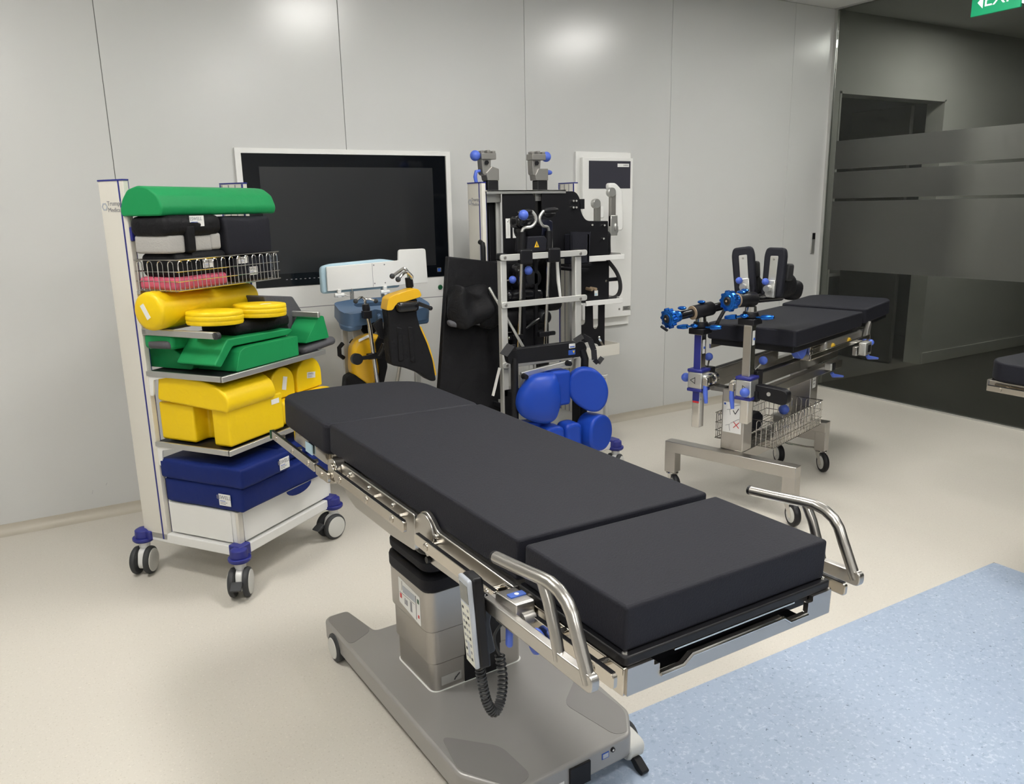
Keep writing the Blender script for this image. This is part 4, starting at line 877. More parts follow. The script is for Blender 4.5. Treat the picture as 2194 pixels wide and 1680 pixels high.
    for j in range(10):
        an = 2*math.pi*j/10; e = q0+d*.012+(perp*math.cos(an)+pu*math.sin(an))*.044
        MB(TR).cyl(tuple(e-d*.010), tuple(e+d*.014), .0075, n=8).build('wheel_lobe', M['blueano'], tb_)
    MB(TR).rev(tuple(q0-d*.001), tuple(q0-d*.003), [(0, .030), (1, .028)], 24).build('wheel_face', M['blueano'], tb_)
    MB(TR).rev(tuple(q0-d*.003), tuple(q0-d*.008), [(0, .021), (1, .015)], 20).build('wheel_bore', M['black'], tb_)
    MB(TR).ball(tuple(q0-d*.008), .005, 10).build('wheel_pin', M['tan'], tb_)
    MB(TR).ball(tuple(a0+d*.075+up*.036), .017, 14, (1.3, 1.3, .6)).build('wing_nut', M['blueano'], tb_)
    if sgn > 0: MB(TR).tube([tuple(q0+V((0, .03, -.04))), tuple(q0+V((-.01, -.01, -.055)))], .007, 8).build('crank_pin', M['black'], tb_)
    return a1
e1 = traction(.140, .430, .915, .680, 1, .140, V((.93, -.30, .10)).normalized(), .20)
e2 = traction(-.125, .495, .985, .675, -1, -.090, V((.97, -.22, -.02)).normalized(), .10)
# traction boots with aluminium sole plates
def boot(o, yaw, tiltx, label, s=1.):
    k = TR.sub(o, tiltx, .10, yaw)
    b_ = thing('traction_boot', label, 'boot', tuple(k.p((0, 0, -.11))), 'traction boots on the second table top')
    MB(k).prism(fillet([(-.052, -.105), (.052, -.105), (.056, .10), (.046, .135), (-.046, .135), (-.056, .10)], .022), .0, .034, 'yz').build('sole_pad', M['pad'], b_, bevel=.010, seg=3)
    pl = MB(k).prism(rrect(.040, .165, .006, 3, -.002, .012), -.005, .0, 'yz').build('sole_plate', M['alu'], b_, bevel=.001)
    MB(k).cyl((-.005, -.002, .078), (-.0075, -.002, .078), .005, n=10).build('plate_screw', M['castalu'], pl)
    MB(k).bx(-.022, -.004, -.028, .020, -.105, -.022).build('plate_carrier', M['alu'], pl, bevel=.003)
    MB(k).ball((-.030, .018, -.030), .017, 14).build('lock_knob', M['lblue'], pl)
    MB(k).tube([(-.022, .0, -.06), (-.05, .0, -.065)], .016, 12).build('plate_joint', M['alu'], pl)
    sh_ = MB(k).rbox((.10, .0, -.045), (.085, .050, .062), .045, 4, .0, .008, 9, 3).build('shell', M['padsoft'], b_, smooth=70)
    MB(k).rbox((.205, -.01, -.065), (.055, .046, .052), .04, 4, .0, .006, 9, 5).build('cuff', M['padsoft'], b_, smooth=70)
    MB(k).rbox((.06, -.045, .02), (.030, .018, .04), .012, 3, .0, .005, 9, 6).build('strap', M['straps'], b_, smooth=60)
    MB(k).rbox((.07, .035, .01), (.022, .014, .045), .012, 3, .0, .005, 9, 8).build('strap', M['straps'], b_, smooth=60)
    return k
kb1 = boot((.115, .005, 1.205), .25, -.13, 'black traction boot with tilted aluminium sole plate, the left one')
kb2 = boot((.105, -.150, 1.205), -.05, .0, 'black traction boot with upright aluminium sole plate, the right one')
ls = MB(TR).tube([tuple(V(p)) for p in ((.10, .05, 1.12), (.07, .07, 1.04), (.03, .09, .97), (.06, .12, .935))], .010, 8).build('loose_strap', M['straps'], t2)

basket(TR, .185, .80, -.165, .165, .312, .452, 'wire_basket', 'chrome wire basket on the trestle with black pad inside', 15, 6)
k = TR.sub((.37, .085, .362), 0, 0, .12)
pb = tag(MB(k).prism(fillet([(-.045, -.042), (.045, -.042), (.045, .02), (.02, .042), (-.02, .042), (-.045, .02)], .006), -.17, .16, 'yz').build('arm_pad', M['pad'], bevel=.006), 'long black pad lying in the trestle wire basket', 'pad')
kn = thing('spare_clamp', 'small clamp with blue knob in the trestle wire basket', 'clamp', tuple(TR.p((.66, .06, .315))))
MB(TR).bx(.66, .74, .0, .06, .318, .36).build('clamp_body', M['castalu'], kn, bevel=.005)
MB(TR).ball((.69, .01, .392), .030, 16).build('clamp_knob', M['lblue'], kn); MB(TR).cyl((.69, .01, .355), (.69, .01, .38), .008).build('knob_stem', M['chrome'], kn)

# ------------------------------------------------------------------ corner of a third table at the right edge
T3 = yawfr((3.53, 1.935, 0), 0)
t3 = thing('operating_table', 'black padded table corner with steel rail at the right picture edge', 'operating table', tuple(T3.p((.27, -.8, 0))))
MB(T3).prism(fillet([(.0, -.95), (.53, -.95), (.53, -.02), (.50, .0), (.08, .0), (.0, -.07)], .05), .765, .850).build('mattress', M['pad'], t3, bevel=.010, seg=3)
MB(T3).prism(fillet([(.01, -.95), (.52, -.95), (.52, -.02), (.01, -.02)], .02), .735, .765).build('carrier_plate', M['nickel'], t3, bevel=.003)
r3 = MB(T3).bx(-.022, -.012, -.90, -.045, .722, .748).build('accessory_rail', M['nickel'], t3, bevel=.002)
MB(T3).bx(-.022, -.012, -.895, -.05, .748, .7495).build('rail_top', M['black'], r3, smooth=0)
for y in (-.10, -.30, -.6): MB(T3).cyl((-.017, y, .735), (.02, y, .735), .008).cyl((-.022, y, .735), (-.025, y, .735), .010).build('spacer', M['nickel'], r3)
MB(T3).prism(rrect(.34, .30, .03, 4, .32, -1.15), .12, .70).build('column', M['col'], t3, bevel=.004)
MB(T3).bx(.10, .5, -1.7, -.86, .70, .765).build('under_frame', M['black'], t3)
MB(T3).prism(fillet([(.06, -1.75), (.60, -1.75), (.60, -.75), (.06, -.75)], .05), .0, .118).build('base', M['base'], t3, bevel=.009)
# ------------------------------------------------------------------ second trolley with table accessories
_c, _s = math.cos(math.radians(7)), math.sin(math.radians(7))
T2 = Fr((2.062, 4.075, 0), (_c, _s, 0), (_s, -_c, 0), (0, 0, 1))
tr2 = trolley(T2, 'white trolley loaded with black table accessories right of the wall screen', drawer=False, shelves=(), bars=(), W=.64, cas=(60, 50, 35, 40))
MB(T2).prism(rrect(.56, .50, .01, 3, .32, .30), .30, .312).build('base_tray', M['alu'], tr2, bevel=.002)
MB(T2).bx(.03, .05, .06, .09, .2, .31).bx(.60, .62, .06, .09, .2, .31).bx(.03, .05, .5, .53, .2, .31).bx(.60, .62, .5, .53, .2, .31).build('tray_feet', M['alu'], tr2)
MB().tube([(2.072, 3.915, 1.37), (2.072, 3.885, 1.36), (2.072, 3.88, 1.34), (2.072, 3.88, 1.08), (2.072, 3.90, 1.06)], .014, 10).build('push_grip', M['black'], tr2)
MB().bx(2.105, 2.62, 3.88, 3.99, 1.638, 1.645).bx(2.105, 2.62, 3.88, 3.886, 1.625, 1.645)  .build('top_bar', M['alu'], tr2, bevel=.001)
MB().bx(2.13, 2.22, 3.93, 3.94, 1.58, 1.637).bx(2.44, 2.54, 3.92, 3.93, 1.585, 1.637).build('top_bracket', M['aluwhite'], tr2, bevel=.002)
MB().bx(2.118, 2.148, 3.965, 3.98, .31, 1.637).bx(2.196, 2.222, 3.945, 3.96, .31, 1.637).bx(2.43, 2.445, 3.945, 3.96, .31, 1.637).build('upright', M['aluwhite'], tr2, bevel=.002)
# aluminium rack at the front of the trolley
for x0, x1 in ((2.014, 2.050), (2.482, 2.522)):
    MB().bx(x0, x1, 3.585, 3.625, .198, 1.285).build('rack_leg', M['aluwhite'], tr2, bevel=.004)
    MB().bx(x0-.006, x1+.004, 3.58, 3.63, 1.285, 1.322).build('leg_cap', M['black'], tr2, bevel=.008)
for z in (1.300, 1.055, .735):
    x1 = 2.552 if z > .8 else 2.50
    rb = MB().prism(fillet([(2.008, z-.016), (x1, z-.012), (x1, z+.020), (2.008, z+.016)], .015, 5), 3.572, 3.585, 'xz').build('rack_bar', M['aluwhite'], tr2, bevel=.002)
    for x in (2.034, x1-.045): MB().rev((x, 3.572, z), (x, 3.569, z), [(0, .009), (1, .007)], 14).build('bolt', M['castalu'], rb)
for x in (2.16, 2.335): MB().prism(rrect(.075, .075, .01, 3, x, 1.30), 3.562, 3.60, 'xz').build('rail_clamp', M['black'], tr2, bevel=.008)
for y in (3.70, 3.95): MB().bx(2.05, 2.51, y-.01, y+.01, .50, .52).build('rack_cross', M['aluwhite'], tr2)
for x in (2.032, 2.502):
    for z in (.5, .26): MB().bx(x-.008, x+.008, 3.62, 3.96, z-.010, z+.010).build('rack_side_rail', M['black'], tr2)
# two black columns with cast clamp heads on top
def head(x, y, sgn, label):
    t = thing('clamp_column', label, 'clamp', (x, y, .312), 'black clamp columns on the second trolley')
    MB().bx(x-.034, x+.034, y-.03, y+.03, .3125, 1.70).build('column', M['black'], t, bevel=.004)
    hd_ = MB().prism(fillet([(x-.037, 1.70), (x+.037, 1.70), (x+.037, 1.762), (x-.008*sgn, 1.775), (x-.045, 1.74)] if sgn > 0 else [(x-.045, 1.70), (x+.037, 1.70), (x+.037, 1.765), (x-.03, 1.765), (x-.05, 1.73)], .004), y-.034, y+.034, 'xz').build('cast_base', M['castalu'], t, bevel=.003)
    MB().prism(fillet([(x-.062, 1.735), (x-.045, 1.725), (x-.012, 1.765), (x-.008, 1.815), (x-.066, 1.815)], .008), y-.026, y+.03, 'xz').build('cast_arm', M['castalu'], hd_, bevel=.003)
    jaw = MB().bx(x-.072, x+.02, y-.036, y+.03, 1.812, 1.846).build('jaw', M['castalu'], t, bevel=.003)
    MB().bx(x-.066, x-.046, y-.02, y+.02, 1.846, 1.860).bx(x-.032, x-.012, y-.03, y+.01, 1.846, 1.862).bx(x+.000, x+.020, y-.03, y+.02, 1.846, 1.858).build('jaw_teeth', M['castalu'], jaw, bevel=.003)
    MB().cyl((x-.04, y-.037, 1.795), (x-.04, y-.030, 1.795), .013, n=6).build('hex_socket', M['black'], hd_)
    kx = x-.098 if sgn > 0 else x+.038
    MB().ball((kx, y-.01, 1.832), .029, 18).build('ball_knob', M['lblue'], jaw)
    if sgn > 0:
        MB().tube([(x-.07, y-.01, 1.752), (x-.095, y-.01, 1.748), (x-.102, y-.01, 1.72), (x-.092, y-.01, 1.67)], [.008, .010, .011, .009], 10).build('lever', M['lblue'], hd_)
    else: MB().rev((x+.035, y, 1.745), (x+.080, y, 1.745), [(0, .018), (.8, .013), (1, .009)], 14).build('lever', M['lblue'], hd_)
head(2.195, 4.0, 1, 'black column with cast clamp head and blue ball knob on its left')
head(2.520, 4.0, -1, 'black column with cast clamp head and blue peg on its right')
# black carbon boards
ab = thing('arm_board', 'black flat board with two white tags hung behind the rack', 'board', (2.31, 3.9, 1.28))
o_ = MB().prism(fillet([(2.208, 1.29), (2.418, 1.29), (2.418, 1.63), (2.208, 1.63)], [.004, .004, .045, .012], 5), 3.888, 3.9, 'xz').build('panel', M['black'], ab, bevel=.002)
for x in (2.222, 2.266):
    s_ = MB().bx(x, x+.028, 3.8862, 3.888, 1.385, 1.492).build('tag', M['paper'], o_, smooth=0)
    MB().tube([(x+.009, 3.8858, 1.478), (x+.013, 3.8858, 1.470), (x+.020, 3.8858, 1.486)], .0012, 5).build('tick_mark', M['ink'], s_)
    MB().bx(x+.0135, x+.0145, 3.8856, 3.8862, 1.40, 1.465).build('scale_line', M['inkgrey'], s_, smooth=0)
ab2 = thing('arm_board', 'large stepped black board with chrome pins right of the tagged board', 'board', (2.7, 3.9, 1.25))
o_ = MB().prism(fillet([(2.462, 1.255), (2.928, 1.255), (2.928, 1.462), (2.765, 1.466), (2.728, 1.52), (2.722, 1.60), (2.69, 1.636), (2.462, 1.636)], [.003, .003, .004, .03, .03, .03, .03, .003], 5), 3.886, 3.898, 'xz').build('panel', M['black'], ab2, bevel=.002)
MB().bx(2.722, 2.752, 3.88, 3.898, 1.535, 1.592).build('lug', M['black'], o_, bevel=.002)
for x, z in ((2.672, 1.582), (2.692, 1.582), (2.672, 1.545), (2.692, 1.545), (2.806, 1.442), (2.895, 1.438), (2.89, 1.36)): MB().cyl((x, 3.886, z), (x-.006, 3.868, z), .006, n=10).build('pin', M['chrome'], o_)
# white arm supports hung on the right
def armrest(x, y, z0, z1, label, big):
    t = thing('arm_support', label, 'support', (x, y, z0), 'grey and white arm supports')
    MB().bx(x-.03, x+.012, y-.012, y+.012, z0, z1-.03).build('support_bar', M['castalu'], t, bevel=.003)
    MB().rev((x-.022, y-.02, z1-.03), (x-.022, y+.015, z1-.03), [(0, .027), (.1, .03), (.9, .03), (1, .027)], 20).build('pivot_disc', M['alu'], t)
    if big:
        MB().prism(fillet([(x+.0, z0+.03), (x+.085, z0+.03), (x+.095, z0+.055), (x+.085, z1-.02), (x+.03, z1+.028), (x-.025, z1+.028), (x-.03, z1-.0), (x+.005, z1-.06)], .02, 5), y+.012, y+.05, 'xz').build('shell', M['whitepl'], t, bevel=.008)
        MB().bx(x-.03, x+.025, y-.016, y+.014, z0+.0, z0+.13).build('clamp_body', M['alu'], t, bevel=.004)
        MB().ball((x+.005, y-.016, z0+.055), .013, 12, (.8, .8, 2)).build('release_button', M['alu'], t)
    else: MB().prism(rrect(.04, .075, .012, 3, x+.028, z1-.085), y+.0, y+.03, 'xz').build('shell', M['whitepl'], t, bevel=.006)
armrest(3.205, 4.20, 1.36, 1.665, 'tall white arm support with grey bar and pivot disc', True)
armrest(3.085, 4.20, 1.44, 1.595, 'short grey arm support left of the tall white one', False)
MB().bx(2.72, 3.24, 4.19, 4.205, 1.38, 1.42).bx(2.72, 2.745, 4.10, 4.2, 1.38, 1.42).build('hanging_rail', M['alu'], tr2, bevel=.002)
# shelves on the right of the trolley
for z, d in ((1.238, .0), (.972, -.01)):
    sh = MB().prism([(2.735, 3.87), (3.035+d, 3.87), (3.065+d, 4.12), (2.735, 4.12)], z, z+.004).build('side_shelf', M['white'], tr2)
    MB().bx(2.752, 3.036+d, 3.862, 3.870, z-.006, z+.024).build('shelf_lip', M['white'], sh, bevel=.002)
    MB().prism(fillet([(3.87, z), (4.12, z), (4.12, z+.03), (3.90, z+.03)], .006), 3.034+d, 3.040+d, 'yz').build('shelf_lip', M['aluwhite'], sh)
    MB().bx(2.70, 2.75, 3.90, 3.92, z-.006, z+.01).build('shelf_bracket', M['aluwhite'], sh)
MB().bx(2.725, 2.745, 4.00, 4.02, .6, 1.26).build('shelf_upright', M['aluwhite'], tr2)
ac = thing('base_cabinet_block', 'black box panel with brass stubs on the lower right shelf', 'board', (2.85, 3.95, .976))
ac.name = 'side_board'; BASE['side_board'] = V((2.85, 3.95, .976))
o_ = MB().bx(2.722, 2.972, 3.93, 3.945, .978, 1.222).build('panel', M['black'], ac, bevel=.002)
MB().rev((2.952, 3.930, 1.10), (2.952, 3.922, 1.10), [(0, .010), (1, .006)], 12).build('stud', M['chrome'], o_)
for x in (2.80, 2.83): MB().cyl((x, 3.93, 1.064), (x+.012, 3.885, 1.060), .0095, n=12).build('stub', M['tan'], o_)
MB().bx(2.86, 2.886, 3.9285, 3.93, 1.015, 1.047).build('sticker', M['paper'], o_, smooth=0)
MB().bx(2.862, 2.880, 3.9278, 3.9285, 1.018, 1.030).build('print_block', M['lightblue'], o_, smooth=0)
MB().tube(spline([V((2.965, 3.94, 1.225)), V((3.02, 3.93, 1.16)), V((3.045, 3.92, 1.10)), V((3.05, 3.92, 1.04)), V((3.03, 3.93, 1.0)), V((2.97, 3.94, .985))], 24), .013, 8).build('strap', M['straps'], ac)
MB().bx(2.97, 3.06, 3.932, 3.946, 1.095, 1.118).build('hook_arm', M['black'], ac, bevel=.003)
# clamps lying on the upper side shelf
def loose_clamp(x, y, z, rz, label, knob):
    k = yawfr((x, y, z), rz); t = thing('rail_clamp', label, 'clamp', (x, y, z), 'loose rail clamps on the side shelf')
    MB(k).prism(fillet([(-.038, .0), (-.022, .0), (-.026, .028), (.0, .045), (.022, .032), (.034, .044), (.012, .07), (-.018, .066), (-.042, .04)], .004), -.016, .016, 'xz').build('jaw', M['nickel'], t, bevel=.002)
    MB(k).bx(-.008, .022, -.02, .02, .0, .036).build('body', M['castalu'], t, bevel=.003)
    if knob: MB(k).tube([(.01, -.01, .066), (.03, -.02, .05), (.045, -.03, .018)], [.009, .012, .010], 10).build('lever', M['lblue'], t)
loose_clamp(2.785, 3.94, 1.243, 10, 'polished rail clamp at the left of the upper side shelf', False)
loose_clamp(2.875, 3.94, 1.243, -20, 'rail clamp with blue lever at the right of the upper side shelf', True)
cu_ = tag(MB().rbox((2.985, 4.02, 1.322), (.045, .05, .078), .03, 4, .0, .004, 9, 4).build('support_cushion', M['padsoft'], smooth=70), 'black rounded cushion standing at the right end of the upper side shelf', 'cushion')
bxk = thing('accessory_box', 'black open box standing left of the loose rail clamps', 'box', (2.68, 3.85, 1.20))
MB().plate([(2.60, 1.232), (2.72, 1.232), (2.735, 1.40), (2.60, 1.405)], [], 3.80, 3.81, 'xz').bx(2.60, 2.612, 3.80, 3.87, 1.232, 1.395).bx(2.712, 2.73, 3.80, 3.87, 1.232, 1.395).bx(2.60, 2.73, 3.86, 3.87, 1.232, 1.395).bx(2.60, 2.73, 3.80, 3.87, 1.226, 1.236).build('box_shell', M['pad'], bxk, bevel=.004)
MB().bx(2.58, 2.74, 3.79, 3.88, 1.212, 1.226).build('box_base', M['black'], bxk)
MB().bx(2.51, 2.60, 3.62, 3.82, 1.20, 1.213).build('box_arm', M['black'], bxk)
# slotted black plate and bottom tray
sp = tag(MB().plate(fillet([(2.69, .70), (2.918, .70), (2.918, .962), (2.872, .962), (2.872, .835), (2.862, .818), (2.845, .814), (2.832, .825), (2.828, .962), (2.775, .962), (2.775, .865), (2.768, .852), (2.75, .848), (2.69, .848)], .004, 2), [], 3.90, 3.908, 'xz').build('slotted_plate', M['black']), 'black plate with open slots above the white bottom tray', 'plate')
ty = thing('metal_tray', 'pale open tray with metal parts at the trolley right side', 'tray', (2.82, 3.85, .66))
MB().prism([(2.69, 3.78), (2.955, 3.80), (2.955, 3.98), (2.69, 3.98)], .662, .667).build('tray_floor', M['cream'], ty)
for p, q in (((2.69, 3.78), (2.955, 3.80)), ((2.955, 3.80), (2.955, 3.98)), ((2.69, 3.98), (2.955, 3.98)), ((2.69, 3.78), (2.69, 3.98))): MB().bar((p[0], p[1], .697), (q[0], q[1], .697), .004, .066).build('tray_wall', M['cream'], ty)
MB().bx(2.67, 2.70, 3.88, 3.90, .60, .67).bx(2.52, 2.70, 3.885, 3.90, .60, .62).build('tray_bracket', M['aluwhite'], ty)
mp = thing('bar_piece', 'short chrome bar leaning in the pale tray', 'bar', (2.87, 3.87, .667))
MB().bar((2.905, 3.86, .668), (2.86, 3.88, .758), .016, .012).build('bar', M['chrome'], mp); MB().ball((2.86, 3.88, .765), .010, 10).build('bar_tip', M['chrome'], mp)
mp2 = tag(MB().rbox((2.765, 3.88, .705), (.055, .06, .036), .02, 4, 0, .008, 12, 5).build('fabric_bundle', M['foam'], smooth=70), 'crumpled beige cloth in the pale tray', 'cloth')

# leg holders clamped on the rack: rods, shells and curved grips
def legholder(x, label, sgn):
    t = thing('leg_holder', label, 'leg holder', (x, 3.64, .74), 'leg holders clamped in the rack')
    MB().tube([(x+.012, 3.645, 1.29), (x, 3.645, 1.08), (x-.022, 3.645, .74)], .0105, 12).build('rod', M['chrome'], t)
    MB().cyl((x+.012, 3.645, 1.325), (x+.015, 3.645, 1.425), .021, n=16).build('grip_socket', M['black'], t)
    pts_ = [(x+.015, 3.645, 1.42), (x+.015+.012*sgn, 3.64, 1.445), (x+.015+.05*sgn, 3.625, 1.452), (x+.015+.072*sgn, 3.62, 1.478), (x+.015+.07*sgn, 3.62, 1.505), (x+.015+.048*sgn, 3.62, 1.53)]
    MB().tube(spline([V(p) for p in pts_], 24), .0085, 10).build('curved_handle', M['alu'], t)
    MB().rev(pts_[-1], (x+.015+.0*sgn-.04*sgn, 3.62, 1.520 if sgn > 0 else 1.535), [(0, .008), (.2, .014), (.8, .014), (1, .009)], 12).build('handle_grip', M['black'], t)
    MB().bx(x-.06, x+.005, 3.63, 3.66, .855, .882).build('cross_block', M['black'], t, bevel=.003)
    ex = -.075 if sgn > 0 else .045
    MB().bx(x, x+ex, 3.635, 3.655, .858, .879).build('cross_arm', M['black'], t); MB().ball((x+ex, 3.645, .868), .010, 10).build('arm_ball', M['chrome'], t)
legholder(2.165, 'chrome leg holder rod with curved grip at the left of the rack', 1)
legholder(2.335, 'chrome leg holder rod with curved grip at the right of the rack', -1)
pu = thing('positioning_unit', 'black mechanical unit with yellow warning triangle behind the curved grips', 'positioner', (2.27, 3.72, 1.32))
MB().prism(fillet([(2.20, 1.315), (2.325, 1.315), (2.33, 1.385), (2.31, 1.40), (2.21, 1.40)], .008), 3.63, 3.76, 'xz').build('housing', M['pad'], pu, bevel=.006)
MB().prism([(2.247, 1.342), (2.277, 1.342), (2.262, 1.375)], 3.6285, 3.6300, 'xz').build('warning_triangle', M['inkyellow'], pu, smooth=0)
MB().prism([(2.259, 1.348), (2.266, 1.348), (2.263, 1.366)], 3.6278, 3.6285, 'xz').build('warning_mark', M['ink'], pu, smooth=0)
MB().rev((2.27, 3.66, 1.43), (2.27, 3.80, 1.43), [(0, .045), (.1, .058), (.8, .062), (1, .05)], 24).build('joint_drum', M['blackgl'], pu)
MB().rbox((2.235, 3.72, 1.475), (.065, .05, .035), .03, 4, 0, .006, 10, 3).build('joint_shell', M['blackgl'], pu, smooth=60)
MB().ball((2.168, 3.605, 1.512), .027, 18).build('ball_knob', M['lblue'], pu)
MB().prism(fillet([(2.315, 1.40), (2.385, 1.40), (2.385, 1.475), (2.36, 1.485), (2.318, 1.475)], .008), 3.66, 3.74, 'xz').build('lock_box', mat('dark_navy_plastic', (.01, .012, .03), .35), pu, bevel=.004)
MB().bx(2.352, 2.380, 3.655, 3.66, 1.315, 1.405).build('white_scale', M['paper'], pu)
MB().rev((2.33, 3.66, 1.51), (2.40, 3.66, 1.512), [(0, .008), (.3, .016), (.7, .016), (1, .008)], 12).build('top_grip', M['black'], pu)
MB().bx(2.21, 2.23, 3.70, 3.72, .72, 1.32).bx(2.29, 2.31, 3.70, 3.72, .72, 1.32).build('stem', M['black'], pu)
# dark shells and blue ball knobs seen through the rack
ks = thing('knee_support', 'black knee support with two blue ball knobs seen inside the rack', 'support', (2.26, 3.75, .72))
sh_ = MB().rbox((2.27, 3.77, 1.175), (.085, .06, .075), .05, 4, 0, .008, 9, 3).build('shell', M['blackgl'], ks, smooth=70)
MB().rev((2.29, 3.70, 1.17), (2.29, 3.75, 1.17), [(0, .03), (.2, .05), (1, .055)], 24).build('hinge_drum', M['black'], ks)
MB().rbox((2.24, 3.76, 1.085), (.12, .06, .035), .03, 4, 0, .01, 10, 5).build('lower_shell', M['blackgl'], ks, smooth=70)
for x, z, r in ((2.250, 1.216, .0245), (2.150, 1.172, .021)): MB().ball((x, 3.70, z), r, 18).build('ball_knob', M['lblue'], ks)
MB().tube([(2.14, 3.70, 1.17), (2.10, 3.70, 1.168)], .005, 8).build('knob_stem', M['chrome'], ks)
MB().tube([(2.23, 3.70, .90), (2.27, 3.69, .93), (2.32, 3.68, .955)], [.008, .013, .009], 10).build('lever', M['blackgl'], ks)
MB().rev((2.34, 3.66, .955), (2.34, 3.72, .955), [(0, .03), (.15, .038), (1, .04)], 22).build('lever_drum', M['black'], ks)
MB().rbox((2.22, 3.77, .955), (.13, .05, .04), .03, 4, 0, .008, 10, 7).build('padding', M['padsoft'], ks, smooth=70)
MB().bx(2.19, 2.34, 3.775, 3.79, .72, 1.15).build('back_stem', M['black'], ks)
ws_ = tag(MB().tube([(2.385, 3.62, 1.272), (2.392, 3.62, 1.16), (2.408, 3.62, 1.04)], [.008, .010, .006], 6).build('tape_strip', M['paper']), 'hand-written white strip hanging inside the rack', 'strip')
dk = tag(MB().rbox((2.43, 3.76, 1.13), (.05, .06, .15), .03, 4, 0, .006, 8, 9).build('folded_cover', M['padsoft'], smooth=70), 'black folded cover standing at the right inside the rack', 'cover')
dk2 = tag(MB().rbox((2.28, 3.88, 1.06), (.2, .03, .2), .02, 5, 0, .006, 8, 2).build('back_cushion', M['padsoft'], smooth=70), 'flat black cushion filling the back of the rack', 'cushion')
dk3 = tag(MB().rbox((2.27, 3.86, .78), (.19, .03, .075), .02, 5, 0, .006, 8, 12).build('back_cushion', M['padsoft'], smooth=70), 'low black cushion under the flat one in the rack', 'cushion')

# black board leaning against the trolley, with a crumpled pad over it
bl = thing('table_board', 'tall black padded board leaning left of the second trolley', 'board', (1.86, 3.78, 0))
MB().add([(1.60, 3.66, .0), (2.035, 3.66, .0), (2.035, 3.70, .0), (1.60, 3.70, .0), (1.837, 3.835, 1.305), (2.150, 3.835, 1.258), (2.150, 3.875, 1.258), (1.837, 3.875, 1.305)], [(0, 3, 2, 1), (4, 5, 6, 7), (0, 1, 5, 4), (1, 2, 6, 5), (2, 3, 7, 6), (3, 0, 4, 7)]).build('board', M['padsoft'], bl, bevel=.006)
MB().bar((1.957, 3.60, .575), (2.002, 3.60, .722), .022, .004).build('white_strap', M['paper'], bl)
cp_ = thing('crumpled_pad', 'crumpled black vinyl pad hung over the leaning board', 'pad', (1.92, 3.74, .94))
MB(yawfr((1.905, 3.735, 1.045), 4)).rbox((0, 0, 0), (.130, .05, .105), .05, 9, .0, .045, 8, 3).build('pad_body', M['padsoft'], cp_, smooth=60)
MB(yawfr((2.01, 3.735, 1.02), -8)).rbox((0, 0, 0), (.065, .04, .10), .04, 6, .0, .028, 9, 8).build('pad_fold', M['padsoft'], cp_, smooth=60)
MB(yawfr((1.91, 3.715, .965), 0)).rbox((0, 0, 0), (.13, .02, .018), .014, 7, .0, .02, 12, 5).build('pad_rim', M['greyfoam'], cp_, smooth=60)
ak = tag(MB().bar((2.0, 3.69, 1.142), (2.155, 3.56, .78), .022, .012).build('alloy_bar', M['alu'], bevel=.003), 'slim pale metal bar leaning diagonally beside the rack leg', 'bar')

# lateral positioner with bright blue pads
lp = thing('lateral_positioner', 'black frame positioner with bright blue rounded pads before the trolley', 'positioner', (2.2, 3.40, 0))
bm_ = MB().prism(fillet([(1.965, .770), (2.415, .762), (2.455, .800), (2.43, .845), (2.40, .848), (2.01, .848), (1.95, .835)], .02, 4), 3.43, 3.47, 'xz').build('beam', M['black'], lp, bevel=.004)
MB().prism(rrect(.040, .024, .003, 2, 2.352, .828), 3.4288, 3.43, 'xz').build('sticker', M['paper'], bm_, smooth=0); MB().bx(2.337, 2.367, 3.4282, 3.4288, .820, .826).build('sticker_print', M['inkblue'], bm_, smooth=0)
MB().bx(2.328, 2.372, 3.4288, 3.43, .780, .806).build('sticker', M['inkblue'], bm_, smooth=0); MB().prism([(2.362, .786), (2.368, .801), (2.354, .801)], 3.4280, 3.4288, 'xz').build('sticker_print', M['inkyellow'], bm_, smooth=0)
MB().tube([(2.0, 3.44, .80), (1.995, 3.43, .74), (1.992, 3.43, .5), (1.995, 3.43, .02)], .020, 10).build('frame_leg', M['black'], lp)
MB().tube([(2.42, 3.44, .80), (2.435, 3.43, .75), (2.425, 3.43, .5), (2.425, 3.43, .02)], .022, 10).build('frame_leg', M['black'], lp)
MB().bx(1.96, 2.46, 3.36, 3.50, .0, .03).build('floor_bar', M['black'], lp, bevel=.004)
MB().prism(fillet([(2.02, .700), (2.33, .735), (2.33, .76), (2.02, .728)], .004), 3.40, 3.42, 'xz').build('cross_bar', M['alu'], lp, bevel=.003)
for x, z in ((2.03, .708), (2.30, .745)): MB().rev((x, 3.40, z), (x, 3.37, z), [(0, .016), (1, .012)], 12).build('bar_knob', M['black'], lp)
MB().bx(2.03, 2.09, 3.43, 3.45, .62, .71).build('bar_bracket', M['aluwhite'], lp, bevel=.003)
def strap(pts, w, name='strap'):
    b_ = MB(); 
    for p, q in zip(pts[:-1], pts[1:]): b_.bar(p, q, w, .004, up=(0, 1, 0)) if False else b_.bar(p, q, .004, w, up=(.8, -.6, .1))
    return b_.build(name, M['straps'], lp)
strap([(1.915, 3.40, .83), (1.965, 3.41, .875), (1.985, 3.43, .84)], .045)
strap([(2.36, 3.42, .852), (2.40, 3.40, .880), (2.44, 3.39, .855), (2.465, 3.39, .80), (2.47, 3.39, .745)], .03)
strap([(2.47, 3.39, .745), (2.49, 3.385, .725), (2.515, 3.38, .755)], .026)
def bpad(poly, y0, y1, T=ID, r=.03, bev=.028): return MB(T).prism(fillet(poly, r, 5), y0, y1, 'xz').build('blue_pad', M['bluepad'], lp, bevel=bev, seg=4, smooth=60)
K = yawfr((2.10, 3.36, 0), -22)
